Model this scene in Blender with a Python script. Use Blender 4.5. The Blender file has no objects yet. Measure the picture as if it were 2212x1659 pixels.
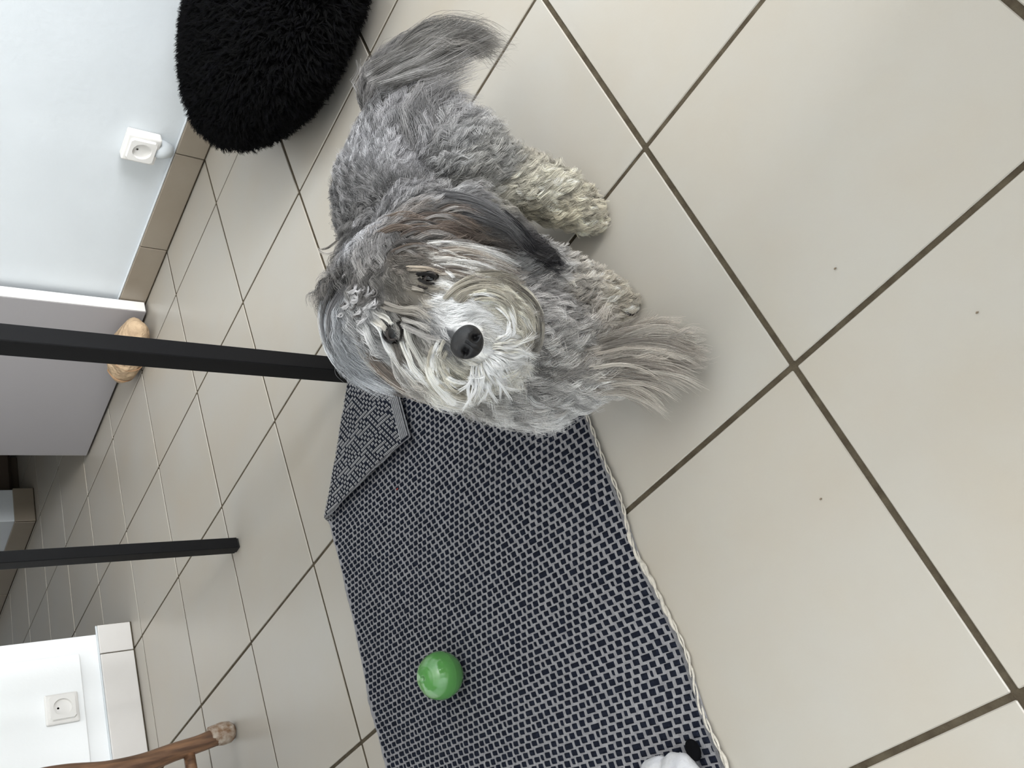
import bpy, bmesh, math
import numpy as np
from mathutils import Matrix, Vector, Euler
from mathutils.bvhtree import BVHTree

# ---------------------------------------------------------------- units: one floor tile = S metres
S = 0.34
sc = bpy.context.scene
COL = sc.collection
RNG = np.random.default_rng(7)
CR = [[-0.52901, 0.358524, -0.769161], [0.617211, 0.784599, -0.058783], [0.582408, -0.505831, -0.636346]]
CC = [-0.98274, 3.00819, 2.22424]
FPX = 1828.830
W, H = 2212.0, 1659.0

# ---------------------------------------------------------------- camera
cam_d = bpy.data.cameras.new('camera')
cam = bpy.data.objects.new('camera', cam_d)
COL.objects.link(cam)
cam_d.sensor_fit = 'HORIZONTAL'
cam_d.sensor_width = 36.0
cam_d.lens = FPX * 36.0 / W
cam_d.clip_start = 0.02
m = Matrix.Identity(4)
for k in range(3):
    m[k][0] = CR[0][k]
    m[k][1] = -CR[1][k]
    m[k][2] = -CR[2][k]
    m[k][3] = CC[k] * S
cam.matrix_world = m
sc.camera = cam

# ---------------------------------------------------------------- world, lights, exposure
world = bpy.data.worlds.new('daylight')
sc.world = world
world.use_nodes = True
bg = world.node_tree.nodes['Background']
bg.inputs[0].default_value = (0.80, 0.90, 1.0, 1)
bg.inputs[1].default_value = 1.5

WIN = dict(j0=-0.6, j1=3.6, z0=1.0, z1=6.3, i=-9.0)      # the window, in tiles


def area(name, loc, rot, sx, sy, energy, color):
    l = bpy.data.lights.new(name, 'AREA')
    l.shape = 'RECTANGLE'
    l.size, l.size_y = sx, sy
    l.energy = energy
    l.color = color
    o = bpy.data.objects.new(name, l)
    o.location = loc
    o.rotation_euler = rot
    COL.objects.link(o)
    return o


wj, wz = (WIN['j0'] + WIN['j1']) / 2, (WIN['z0'] + WIN['z1']) / 2
area('window_daylight', ((WIN['i'] + 0.06) * S, wj * S, wz * S), (0, -math.pi / 2, 0),
     (WIN['z1'] - WIN['z0']) * S * .95, (WIN['j1'] - WIN['j0']) * S * .95, 210, (0.97, 0.98, 1.0))
area('ceiling_fill_light', (5.0 * S, 1.6 * S, 7.2 * S), (0, 0, 0), 1.8, 1.8, 9, (1.0, 0.95, 0.9))  # added fill for the far floor, no lamp fitting belongs to it

sc.view_settings.view_transform = 'Standard'
sc.view_settings.look = 'None'
sc.view_settings.exposure = 0.36
sc.view_settings.gamma = 1.0
sc.view_settings.use_curve_mapping = False
sc.cycles.use_denoising = True
sc.cycles.max_bounces = 8


# ---------------------------------------------------------------- helpers
def lin(c):
    c = np.asarray(c, float) / 255.0
    return np.where(c <= 0.04045, c / 12.92, ((c + 0.055) / 1.055) ** 2.4)


def T(i, j, z=0.0):
    return Vector((i * S, j * S, z * S))


_R = np.array(CR)
_C = np.array(CC)


def ray(x, y):
    return _R.T @ np.array([(x - W / 2) / FPX, (y - H / 2) / FPX, 1.0])


def at_z(x, y, z):
    """point (tiles) seen at pixel x, y that stands z tiles above the floor"""
    d = ray(x, y)
    return _C + d * (z - _C[2]) / d[2]


def at_d(x, y, dist):
    d = ray(x, y)
    return _C + d / np.linalg.norm(d) * dist


def mat(name, color=(200, 200, 200), rough=0.5, spec=0.5, bump=0.0, bump_scale=200.0, var=0.0, var_scale=3.0, color2=None,
        metallic=0.0, coat=0.0, bump_dist=0.002):
    mt = bpy.data.materials.new(name)
    mt.use_nodes = True
    nt = mt.node_tree
    b = nt.nodes['Principled BSDF']
    c = [float(v) for v in lin(color)] + [1]
    b.inputs['Base Color'].default_value = c
    b.inputs['Roughness'].default_value = rough
    b.inputs['Specular IOR Level'].default_value = spec
    b.inputs['Metallic'].default_value = metallic
    b.inputs['Coat Weight'].default_value = coat
    tc = nt.nodes.new('ShaderNodeNewGeometry')
    if color2 is not None:
        n = nt.nodes.new('ShaderNodeTexNoise')
        n.inputs['Scale'].default_value = var_scale
        n.inputs['Detail'].default_value = 4
        nt.links.new(tc.outputs['Position'], n.inputs['Vector'])
        r = nt.nodes.new('ShaderNodeValToRGB')
        r.color_ramp.elements[0].position = 0.35
        r.color_ramp.elements[1].position = 0.65
        r.color_ramp.elements[0].color = c
        r.color_ramp.elements[1].color = [float(v) for v in lin(color2)] + [1]
        nt.links.new(n.outputs['Fac'], r.inputs['Fac'])
        nt.links.new(r.outputs['Color'], b.inputs['Base Color'])
    if bump > 0:
        n2 = nt.nodes.new('ShaderNodeTexNoise')
        n2.inputs['Scale'].default_value = bump_scale
        n2.inputs['Detail'].default_value = 3
        nt.links.new(tc.outputs['Position'], n2.inputs['Vector'])
        bp = nt.nodes.new('ShaderNodeBump')
        bp.inputs['Strength'].default_value = bump
        bp.inputs['Distance'].default_value = bump_dist
        nt.links.new(n2.outputs['Fac'], bp.inputs['Height'])
        nt.links.new(bp.outputs['Normal'], b.inputs['Normal'])
    return mt


def link(o, parent=None):
    COL.objects.link(o)
    if parent is not None:
        o.parent = parent
    return o


def obj(name, bm, m_, parent=None, smooth=False, tilescale=True):
    me = bpy.data.meshes.new(name)
    if tilescale:
        bmesh.ops.scale(bm, vec=(S, S, S), verts=bm.verts)
    bmesh.ops.recalc_face_normals(bm, faces=bm.faces)
    bm.to_mesh(me)
    bm.free()
    for mm in (m_ if isinstance(m_, (list, tuple)) else [m_]):
        me.materials.append(mm)
    if smooth:
        for p in me.polygons:
            p.use_smooth = True
    o = bpy.data.objects.new(name, me)
    return link(o, parent)


def raw(name, verts, faces, m_, parent=None, smooth=False, loc=None):
    me = bpy.data.meshes.new(name)
    me.from_pydata([tuple(v) for v in verts], [], [tuple(f_) for f_ in faces])
    me.update()
    me.materials.append(m_)
    if smooth:
        for p in me.polygons:
            p.use_smooth = True
    o = bpy.data.objects.new(name, me)
    return link(o, parent)


def box(bm, x0, x1, y0, y1, z0, z1, bevel=0.0, seg=1):
    r = bmesh.ops.create_cube(bm, size=1.0)
    vs = r['verts']
    for v in vs:
        v.co = Vector(((x0 + x1) / 2 + v.co.x * (x1 - x0), (y0 + y1) / 2 + v.co.y * (y1 - y0), (z0 + z1) / 2 + v.co.z * (z1 - z0)))
    if bevel > 0:
        es = list({e for v in vs for e in v.link_edges})
        bmesh.ops.bevel(bm, geom=es, offset=bevel, segments=seg, affect='EDGES', profile=0.5)


def boxobj(name, dims, m_, parent=None, bevel=0.0, seg=1):
    bm = bmesh.new()
    box(bm, *dims, bevel=bevel, seg=seg)
    return obj(name, bm, m_, parent)


def tube(bm, pts, radii, n=12, cap=True):
    """swept tube through pts (tiles)"""
    pts = [Vector(p) for p in pts]
    rings = []
    up = Vector((0, 0, 1))
    prev = None
    for k, p in enumerate(pts):
        d = (pts[min(k + 1, len(pts) - 1)] - pts[max(k - 1, 0)]).normalized()
        if prev is None:
            a = d.orthogonal().normalized()
        else:
            a = (prev - d * prev.dot(d)).normalized()
        prev = a
        b = d.cross(a)
        rr = radii[k] if hasattr(radii, '__len__') else radii
        rings.append([bm.verts.new(p + (a * math.cos(t) + b * math.sin(t)) * rr) for t in [2 * math.pi * q / n for q in range(n)]])
    for r0, r1 in zip(rings[:-1], rings[1:]):
        for q in range(n):
            bm.faces.new((r0[q], r0[(q + 1) % n], r1[(q + 1) % n], r1[q]))
    if cap:
        bm.faces.new(rings[0][::-1])
        bm.faces.new(rings[-1])


def tag(o, label=None, cat=None, group=None, kind=None):
    if label:
        o['label'] = label
    if cat:
        o['category'] = cat
    if group:
        o['group'] = group
    if kind:
        o['kind'] = kind
    return o


def empty(name, loc, label, cat, group=None):
    o = bpy.data.objects.new(name, None)
    o.location = loc
    o.empty_display_size = 0.05
    COL.objects.link(o)
    tag(o, label, cat, group)
    return o


def keep(child, parent):
    """parent a mesh that was built in world coordinates under an object that is not at the origin"""
    child.parent = parent
    child.matrix_parent_inverse = Matrix.Translation(parent.location).inverted()
    return child


# ---------------------------------------------------------------- materials of the room
def tile_material(name, c1, c2, rough=0.34, spec=0.5):
    mt = bpy.data.materials.new(name)
    mt.use_nodes = True
    nt = mt.node_tree
    b = nt.nodes['Principled BSDF']
    g = nt.nodes.new('ShaderNodeNewGeometry')
    oi = nt.nodes.new('ShaderNodeObjectInfo')
    n = nt.nodes.new('ShaderNodeTexNoise')
    n.noise_dimensions = '4D'
    n.inputs['Scale'].default_value = 4.5
    n.inputs['Detail'].default_value = 5
    n.inputs['Roughness'].default_value = 0.6
    mul = nt.nodes.new('ShaderNodeMath')
    mul.operation = 'MULTIPLY'
    mul.inputs[1].default_value = 30
    nt.links.new(oi.outputs['Random'], mul.inputs[0])
    nt.links.new(mul.outputs[0], n.inputs['W'])
    nt.links.new(g.outputs['Position'], n.inputs['Vector'])
    r = nt.nodes.new('ShaderNodeValToRGB')
    r.color_ramp.elements[0].position = 0.3
    r.color_ramp.elements[1].position = 0.7
    r.color_ramp.elements[0].color = [float(v) for v in lin(c1)] + [1]
    r.color_ramp.elements[1].color = [float(v) for v in lin(c2)] + [1]
    nt.links.new(n.outputs['Fac'], r.inputs['Fac'])
    # fine specks and scuffs
    sp = nt.nodes.new('ShaderNodeTexNoise')
    sp.inputs['Scale'].default_value = 34
    sp.inputs['Detail'].default_value = 2
    nt.links.new(g.outputs['Position'], sp.inputs['Vector'])
    mr = nt.nodes.new('ShaderNodeMapRange')
    mr.inputs['From Min'].default_value = 0.80
    mr.inputs['From Max'].default_value = 0.84
    nt.links.new(sp.outputs['Fac'], mr.inputs['Value'])
    mx = nt.nodes.new('ShaderNodeMix')
    mx.data_type = 'RGBA'
    mx.inputs[7].default_value = (0.10, 0.08, 0.06, 1)
    nt.links.new(mr.outputs[0], mx.inputs[0])
    nt.links.new(r.outputs['Color'], mx.inputs[6])
    nt.links.new(mx.outputs[2], b.inputs['Base Color'])
    rr = nt.nodes.new('ShaderNodeMapRange')
    rr.inputs['To Min'].default_value = rough - 0.05
    rr.inputs['To Max'].default_value = rough + 0.10
    nt.links.new(n.outputs['Fac'], rr.inputs['Value'])
    nt.links.new(rr.outputs[0], b.inputs['Roughness'])
    b.inputs['Specular IOR Level'].default_value = spec
    n3 = nt.nodes.new('ShaderNodeTexNoise')
    n3.inputs['Scale'].default_value = 260
    bp = nt.nodes.new('ShaderNodeBump')
    bp.inputs['Strength'].default_value = 0.06
    bp.inputs['Distance'].default_value = 0.001
    nt.links.new(g.outputs['Position'], n3.inputs['Vector'])
    nt.links.new(n3.outputs['Fac'], bp.inputs['Height'])
    nt.links.new(bp.outputs['Normal'], b.inputs['Normal'])
    return mt


M_TILE = tile_material('floor_tile_glaze', (169, 161, 148), (171, 167, 159))
M_BASE = tile_material('skirting_tile_glaze', (136, 125, 110), (148, 138, 124))
M_GROUT = mat('dark_grout', (88, 80, 66), rough=0.95, spec=0.1, bump=0.5, bump_scale=700, color2=(72, 64, 52), var_scale=60)
M_WALL = mat('white_wall_paint', (214, 219, 222), rough=0.8, spec=0.2, bump=0.25, bump_scale=60, color2=(209, 214, 217), var_scale=5)
M_CEIL = mat('white_ceiling_paint', (225, 225, 222), rough=0.9, spec=0.1, bump=0.1)
M_DOOR = mat('pale_grey_door_paint', (160, 157, 158), rough=0.45, spec=0.4, bump=0.04, bump_scale=40)
M_PLASTIC = mat('white_plastic', (228, 226, 222), rough=0.35, spec=0.5)
M_HOLE = mat('socket_hole_dark', (30, 28, 26), rough=0.7)
M_METALPIN = mat('earth_pin_metal', (150, 145, 140), rough=0.35, metallic=1.0)
M_BLACK = mat('black_powder_coat', (7, 7, 9), rough=0.5, spec=0.22, bump=0.12, bump_scale=900, bump_dist=0.0004)
M_DARKROOM = mat('dark_wood', (84, 72, 60), rough=0.7)

# ---------------------------------------------------------------- the room shell
TH = 0.03          # tile thickness
GAPA, GAPL = 0.021, 0.018
bm = bmesh.new()
box(bm, -9.5, 14.5, -6.5, 8.0, -0.35, -0.0055)
floor = tag(obj('floor', bm, M_GROUT), kind='structure')


def tile_mesh(w, l):
    bm_ = bmesh.new()
    box(bm_, -w / 2, w / 2, -l / 2, l / 2, -TH, 0.0, bevel=0.003, seg=1)
    bmesh.ops.scale(bm_, vec=(S, S, S), verts=bm_.verts)
    me_ = bpy.data.meshes.new('tile')
    bm_.to_mesh(me_)
    bm_.free()
    me_.materials.append(M_TILE)
    return me_


TM = tile_mesh(1 - GAPA, 1 - GAPL)
for i in range(-5, 14):
    for j in range(-6, 8):
        o = bpy.data.objects.new('tile', TM)
        o.location = T(i + 0.5 + RNG.normal(0, 0.0008), j + 0.5 + RNG.normal(0, 0.0008), RNG.normal(0, 0.0006))
        o.rotation_euler = (0, 0, RNG.normal(0, 0.0006))
        link(o, floor)
bm = bmesh.new()
for i in range(-9, -5):
    for j in range(-3, 8):
        box(bm, i + GAPA / 2, i + 1 - GAPA / 2, j + GAPL / 2, j + 1 - GAPL / 2, -TH, 0.0)
tag(obj('tiles_behind', bm, M_TILE, floor), kind='stuff')

ZC = 7.4           # ceiling height in tiles
WB = -2.5          # back wall plane (j)
WF = 6.25          # far wall plane (i)
BH = 0.235         # skirting height


def wall(name, *dims):
    bm_ = bmesh.new()
    box(bm_, *dims)
    return tag(obj(name, bm_, M_WALL), kind='structure')


wall('wall_back', -9.0, 6.8, -2.9, WB, 0.001, ZC)
wf = bmesh.new()
box(wf, WF, 6.75, -0.17, 8.0, 0.001, ZC, bevel=0.012, seg=2)
box(wf, WF, 6.75, WB, -0.17, 6.1, ZC)
M_WALLF = mat('window_lit_wall_paint', (243, 245, 245), rough=0.8, spec=0.2, bump=0.25, bump_scale=60)  # window light put into the colour of the far wall and its board
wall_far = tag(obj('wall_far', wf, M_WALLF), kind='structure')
wall('wall_near_side', -9.5, 6.75, 8.0, 8.4, 0.001, ZC)
# window wall with its opening
wn = bmesh.new()
wi = WIN['i']
box(wn, wi - 0.5, wi, -2.9, WIN['j0'], 0.001, ZC)
box(wn, wi - 0.5, wi, WIN['j1'], 8.0, 0.001, ZC)
box(wn, wi - 0.5, wi, WIN['j0'], WIN['j1'], 0.001, WIN['z0'])
box(wn, wi - 0.5, wi, WIN['j0'], WIN['j1'], WIN['z1'], ZC)
tag(obj('wall_window_side', wn, M_WALL), kind='structure')
bm = bmesh.new()
box(bm, -9.6, 14.5, -6.5, 8.4, ZC, ZC + 0.3)
tag(obj('ceiling', bm, M_CEIL), kind='structure')
win = bmesh.new()
j0, j1, z0, z1 = WIN['j0'], WIN['j1'], WIN['z0'], WIN['z1']
for d in ((j0, j0 + .15, z0, z1), (j1 - .15, j1, z0, z1), (j0, j1, z0, z0 + .15), (j0, j1, z1 - .15, z1), ((j0 + j1) / 2 - .08, (j0 + j1) / 2 + .08, z0, z1)):
    box(win, wi - 0.3, wi - 0.12, *d, bevel=0.01)
tag(obj('window_1', win, M_PLASTIC), kind='structure')
# hall behind the doorway
wall('wall_hall_end', 14.1, 14.5, -6.5, 2.4, 0.001, ZC)
hb = bmesh.new()
box(hb, 9.22, 14.1, -3.5, -3.05, 0.001, ZC, bevel=0.01)
tag(obj('wall_hall_back', hb, M_WALL), kind='structure')
wall('wall_hall_near', 6.75, 14.1, 2.0, 2.4, 0.001, ZC)
wall('wall_hall_side', 6.4, 6.8, -6.5, -2.9, 0.001, ZC)
wall('wall_dark_room', 6.8, 14.1, -6.5, -6.1, 0.001, ZC)


# skirting tiles: each one a part of its wall's skirting
def skirt(name, axis, fixed, a0, a1, sign, joints, z1=BH, m_=M_BASE, cap=True):
    """axis 'i': runs along i at j = fixed, sign = the side it faces"""
    root = bpy.data.objects.new(name, None)
    COL.objects.link(root)
    tag(root, kind='structure')
    g = 0.008
    js = [a0] + list(joints) + [a1]
    for p, q in zip(js[:-1], js[1:]):
        b_ = bmesh.new()
        d = sorted((fixed + sign * 0.003, fixed + sign * 0.036))
        if axis == 'i':
            box(b_, p + g / 2, q - g / 2, d[0], d[1], 0.012, z1, bevel=0.006, seg=2)
        else:
            box(b_, d[0], d[1], p + g / 2, q - g / 2, 0.012, z1, bevel=0.006, seg=2)
        obj('skirting_tile', b_, m_, root)
    # thin dark joint under and between the tiles, plaster ledge above
    b_ = bmesh.new()
    d = sorted((fixed, fixed + sign * 0.026))
    if axis == 'i':
        box(b_, a0, a1, d[0], d[1], 0.0015, z1 - 0.01)
    else:
        box(b_, d[0], d[1], a0, a1, 0.0015, z1 - 0.01)
    obj('joint', b_, M_GROUT, root)
    if cap:
        b_ = bmesh.new()
        d = sorted((fixed + sign * 0.0005, fixed + sign * 0.022))
        if axis == 'i':
            box(b_, a0, a1, d[0], d[1], z1, z1 + 0.012, bevel=0.004)
        else:
            box(b_, d[0], d[1], a0, a1, z1, z1 + 0.012, bevel=0.004)
        obj('plaster_ledge', b_, M_WALL, root)
    return root


skirt('baseboard_back', 'i', WB, -8.9, 6.2, 1, [-8, -7, -6, -5, -4, -3, -2, -1, 0, 1, 2, 2.985, 3.965, 4.97, 5.95], z1=0.225)
M_BASEF = tile_material('window_lit_skirting_glaze', (212, 208, 203), (218, 215, 211))  # paler copy of the skirting glaze, with window light in its colour
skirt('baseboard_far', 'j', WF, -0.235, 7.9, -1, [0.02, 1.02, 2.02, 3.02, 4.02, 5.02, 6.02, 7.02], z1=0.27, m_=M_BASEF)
skirt('baseboard_hall_end', 'j', 9.22, -3.5, -3.02, -1, [], z1=0.235, cap=False)
skirt('baseboard_hall_back', 'i', -3.05, 9.2, 14.0, 1, [10.1, 11.1, 12.1, 13.1], z1=0.235, cap=False)

# raised board on the far wall
bm = bmesh.new()
box(bm, WF - 0.05, WF - 0.001, 0.0, 3.6, 0.43, 4.0, bevel=0.006, seg=2)
board = tag(obj('wall_board', bm, M_WALLF), 'raised white board on the far wall carrying the lower socket', 'panel')

# dark low cupboard base in the room beyond the hall
cup = empty('dark_cupboard', T(10.3, -4.9, 0), 'dark cupboard in the unlit room beyond the open door', 'cupboard')
for nm, d in (('body', (9.9, 11.2, -4.6, -3.6, 0.1, 2.2)), ('plinth', (9.97, 11.1, -4.5, -3.7, 0.002, 0.1)), ('door', (9.86, 9.9, -4.55, -3.65, 0.13, 2.15))):
    keep(boxobj(nm, d, M_DARKROOM, None, bevel=0.008), cup)

# ---------------------------------------------------------------- open door leaf
door = bmesh.new()
box(door, 4.60, 6.80, -2.455, -2.345, 0.022, 6.0, bevel=0.006, seg=2)
door = tag(obj('door_1', door, M_DOOR), kind='structure')
boxobj('door_edge_lit', (4.594, 4.5995, -2.452, -2.348, 0.03, 5.99), mat('window_lit_edge_white', (238, 236, 232), rough=0.5), door)  # thin strip: window light on the leaf's edge put into its white colour
bm = bmesh.new()
tube(bm, [(4.82, -2.34, 3.05), (4.82, -2.22, 3.05), (4.84, -2.2, 3.05), (5.15, -2.2, 3.05)], 0.028, 12)
obj('door_handle', bm, M_METALPIN, door, smooth=True)


# ---------------------------------------------------------------- sockets
def socket(center, u, v, n, size, label, deep, box_dims=None):
    """u, v, n: unit axes (right, up, out) of a wall socket; all in tiles"""
    c, u, v, n = Vector(center), Vector(u), Vector(v), Vector(n)
    mw = Matrix(((u.x, v.x, n.x, 0), (u.y, v.y, n.y, 0), (u.z, v.z, n.z, 0), (0, 0, 0, 1)))
    root = empty('wall_socket', c * S, label, 'socket')
    root.matrix_world = Matrix.Translation(c * S) @ mw
    h = size / 2
    b_ = bmesh.new()
    box(b_, -h, h, -h, h, 0.001, deep, bevel=0.012, seg=2)
    obj('back_box', b_, M_PLASTIC, root)
    # cover plate with a round well: ring of quads from square to circle
    N = 32
    b_ = bmesh.new()
    k = h * 0.80
    r = h * 0.56
    outer, top, circ, well, floor_ = [], [], [], [], []
    for q in range(N):
        t = 2 * math.pi * (q + 0.5) / N
        cx, cy = math.cos(t), math.sin(t)
        s_ = 1.0 / max(abs(cx), abs(cy))
        outer.append(b_.verts.new((cx * s_ * k, cy * s_ * k, deep - 0.002)))
        top.append(b_.verts.new((cx * s_ * k * 0.95, cy * s_ * k * 0.95, deep + 0.022)))
        circ.append(b_.verts.new((cx * r, cy * r, deep + 0.022)))
        well.append(b_.verts.new((cx * r * 0.94, cy * r * 0.94, deep - 0.04)))
    for q in range(N):
        p = (q + 1) % N
        b_.faces.new((outer[q], outer[p], top[p], top[q]))
        b_.faces.new((top[q], top[p], circ[p], circ[q]))
        b_.faces.new((circ[q], circ[p], well[p], well[q]))
    b_.faces.new(well)
    obj('cover_plate', b_, M_PLASTIC, root)
    for sx in (-1, 1):
        b_ = bmesh.new()
        tube(b_, [(sx * r * .48, -r * .1, deep - 0.045), (sx * r * .48, -r * .1, deep - 0.032)], r * 0.19, 10)
        obj('pin_hole', b_, M_HOLE, root)
    b_ = bmesh.new()
    tube(b_, [(0, r * .45, deep - 0.045), (0, r * .45, deep + 0.0)], r * 0.13, 10)
    obj('earth_pin', b_, M_METALPIN, root)
    return root


s1 = socket((2.985, WB, 0.475), (1, 0, 0), (0, 0, 1), (0, 1, 0), 0.235, 'white surface-mounted wall socket above the skirting near the black pouf', 0.085)
b_ = bmesh.new()
# plaster bulge and conduit stub below the socket
for p_ in ([(-0.0, -0.10, 0.02), (0.0, -0.16, 0.02), (0.0, -0.22, 0.014)],):
    tube(b_, p_, [0.075, 0.07, 0.05], 16)
obj('plaster_stub', b_, M_WALL, s1, smooth=True)
s2 = socket((WF - 0.05, 0.43, 0.595), (0, -1, 0), (0, 0, 1), (-1, 0, 0), 0.235, 'white wall socket on the raised board by the wooden chair', 0.03)

# ---------------------------------------------------------------- door stop
stop_m = mat('tan_woven_jute', (196, 170, 138), rough=0.85, bump=1.0, bump_scale=45, color2=(164, 140, 112), var_scale=30, bump_dist=0.012)
bm = bmesh.new()
bmesh.ops.create_icosphere(bm, subdivisions=4, radius=1.0)
for v in bm.verts:
    p = v.co.copy()
    f_ = 1 + 0.05 * math.sin(7 * p.x + 3 * p.z) * math.cos(5 * p.y + 2)
    v.co = Vector((p.x * 0.375 * f_ + 4.86, p.y * 0.19 * f_ - 2.105, max(p.z * 0.145 * f_, -0.134) + 0.137))
stopper = tag(obj('door_stop', bm, stop_m, smooth=True), 'tan oval padded door stop on the tiles against the open white door', 'doorstop')
M_SEAM = mat('jute_seam', (150, 118, 88), rough=0.9)
for a in (-0.5, 0.1, 0.7):
    pts = []
    for q in range(24):
        t = -1.35 + 2.7 * q / 23
        xx = math.sin(a) * 0.92
        k = math.sqrt(max(0, 1 - xx * xx))
        pts.append((4.86 + 0.38 * xx, -2.105 + 0.192 * k * math.cos(t), max(0.008, 0.137 + 0.147 * k * math.sin(t))))
    bm = bmesh.new()
    tube(bm, pts, 0.006, 6)
    obj('seam', bm, M_SEAM, stopper)

# ---------------------------------------------------------------- low cabinet added behind the photographer, unseen, to shade the near floor
SB = empty('shade_sideboard', T(-3.9, 2.0, 0), 'low pale cabinet added out of view to shade the near tiles', 'shade_sideboard')
M_SB = mat('shade_sideboard_lacquer', (200, 194, 186), rough=0.5)
keep(boxobj('body', (-4.3, -3.65, -1.9, 6.0, 0.12, 1.10), M_SB, None, bevel=0.01), SB)
keep(boxobj('top', (-4.34, -3.60, -1.95, 6.05, 1.101, 1.16), M_SB, None, bevel=0.01), SB)
keep(boxobj('plinth', (-4.25, -3.7, -1.8, 5.9, 0.003, 0.12), M_SB, None), SB)
for k in range(6):
    keep(boxobj('door', (-3.649, -3.62, -1.88 + k * 1.31, -0.60 + k * 1.31, 0.14, 1.08), M_SB, None, bevel=0.008), SB)

AC = empty('shade_armchair', T(-2.4, 1.85, 0), 'brown upholstered seat added outside the picture to shade the floor', 'shade_armchair')  # added out of view, stands in for the photographer's shadow on the tiles
M_AC = mat('brown_upholstery', (120, 98, 78), rough=0.9, bump=0.4, bump_scale=300)
for nm, d, bv in (('seat', (-2.55, -1.80, 1.42, 2.38, 0.22, 1.05), .05), ('backrest', (-2.80, -2.57, 1.12, 2.68, 0.2, 3.25), .06),
                  ('armrest', (-2.55, -1.85, 1.20, 1.40, 0.2, 1.50), .05), ('armrest', (-2.55, -1.85, 2.40, 2.60, 0.2, 1.50), .05)):
    keep(boxobj(nm, d, M_AC, None, bevel=bv, seg=3), AC)
for a_ in (-2.7, -1.95):
    for b_j in (1.29, 2.51):
        b_ = bmesh.new()
        tube(b_, [(a_, b_j, 0.003), (a_, b_j, 0.21)], [0.03, 0.045], 10)
        keep(obj('leg', b_, M_DARKROOM, None), AC)

# ---------------------------------------------------------------- table
TB = empty('table', T(2.9, 2.1, 0), 'black steel framed table with straight square legs on the tiles', 'table')
legs = [(2.005, 0.318), (3.845, 0.33), (2.005, 4.6), (3.845, 4.6)]
for (li, lj) in legs:
    b_ = bmesh.new()
    wd = 0.10 if li < 3 else 0.082
    box(b_, li, li + wd, lj, lj + wd - 0.006, 0.012, 2.08, bevel=0.004)
    for v in b_.verts:
        v.co.y -= 0.016 * v.co.z if (li < 3 and lj < 1) else 0
    lg = keep(obj('leg', b_, M_BLACK, None), TB)
    b_ = bmesh.new()
    box(b_, li + 0.006, li + wd - 0.006, lj + 0.006, lj + wd - 0.012, 0.0015, 0.012)
    ft = obj('foot_cap', b_, mat('black_rubber', (14, 14, 14), rough=0.8), None)
    ft.parent = lg
for d in ((2.12, 3.84, 0.33, 0.425, 1.99, 2.08), (2.12, 3.84, 4.6, 4.69, 1.99, 2.08), (2.005, 2.10, 0.43, 4.595, 1.99, 2.08), (3.845, 3.92, 0.43, 4.595, 1.99, 2.08)):
    keep(boxobj('rail', d, M_BLACK, None, bevel=0.004), TB)
keep(boxobj('tabletop', (1.94, 4.02, 0.26, 4.77, 2.081, 2.15), mat('pale_table_laminate', (190, 184, 176), rough=0.5), None, bevel=0.012, seg=2), TB)

# ---------------------------------------------------------------- chair
wood = bpy.data.materials.new('brown_varnished_wood')
wood.use_nodes = True
nt = wood.node_tree
b = nt.nodes['Principled BSDF']
g = nt.nodes.new('ShaderNodeNewGeometry')
mp = nt.nodes.new('ShaderNodeMapping')
mp.inputs['Scale'].default_value = (60, 60, 7)
n = nt.nodes.new('ShaderNodeTexNoise')
n.inputs['Scale'].default_value = 1.5
n.inputs['Detail'].default_value = 6
r = nt.nodes.new('ShaderNodeValToRGB')
r.color_ramp.elements[0].position = .35
r.color_ramp.elements[1].position = .7
r.color_ramp.elements[0].color = (*lin((84, 60, 44)), 1)
r.color_ramp.elements[1].color = (*lin((142, 106, 78)), 1)
nt.links.new(g.outputs['Position'], mp.inputs['Vector'])
nt.links.new(mp.outputs[0], n.inputs['Vector'])
nt.links.new(n.outputs['Fac'], r.inputs['Fac'])
nt.links.new(r.outputs['Color'], b.inputs['Base Color'])
b.inputs['Roughness'].default_value = 0.42
worn = mat('worn_grey_foot', (176, 164, 150), rough=0.8, color2=(120, 92, 68), var_scale=70)
CH = empty('chair', T(5.1, 1.9, 0), 'brown varnished wooden chair with curved legs and worn pale feet', 'chair')


def chair_leg(pts, radii, foot=True):
    # smooth the polyline
    P = [Vector(p) for p in pts]
    out, rr = [], []
    for k in range(len(P) - 1):
        p0, p1, p2, p3 = P[max(k - 1, 0)], P[k], P[k + 1], P[min(k + 2, len(P) - 1)]
        for q in range(6):
            t = q / 6
            out.append(0.5 * ((2 * p1) + (p2 - p0) * t + (2 * p0 - 5 * p1 + 4 * p2 - p3) * t * t + (3 * p1 - p0 - 3 * p2 + p3) * t ** 3))
            rr.append(radii[k] * (1 - t) + radii[k + 1] * t)
    out.append(P[-1])
    rr.append(radii[-1])
    b_ = bmesh.new()
    tube(b_, out, rr, 16)
    l_ = keep(obj('leg', b_, wood, None, smooth=True), CH)
    b_ = bmesh.new()
    base = P[0]
    tube(b_, [(base.x, base.y, 0.003), (base.x, base.y, 0.03), (base.x + .0, base.y, 0.075), P[0] * 0.4 + P[1] * 0.6 if False else (out[1].x, out[1].y, 0.16)],
         [0.046, 0.066, 0.072, radii[0] * 1.03], 16)
    f_ = obj('foot', b_, worn, None, smooth=True)
    f_.parent = l_
    f_['label'] = 'worn pale foot'
    return l_


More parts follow.
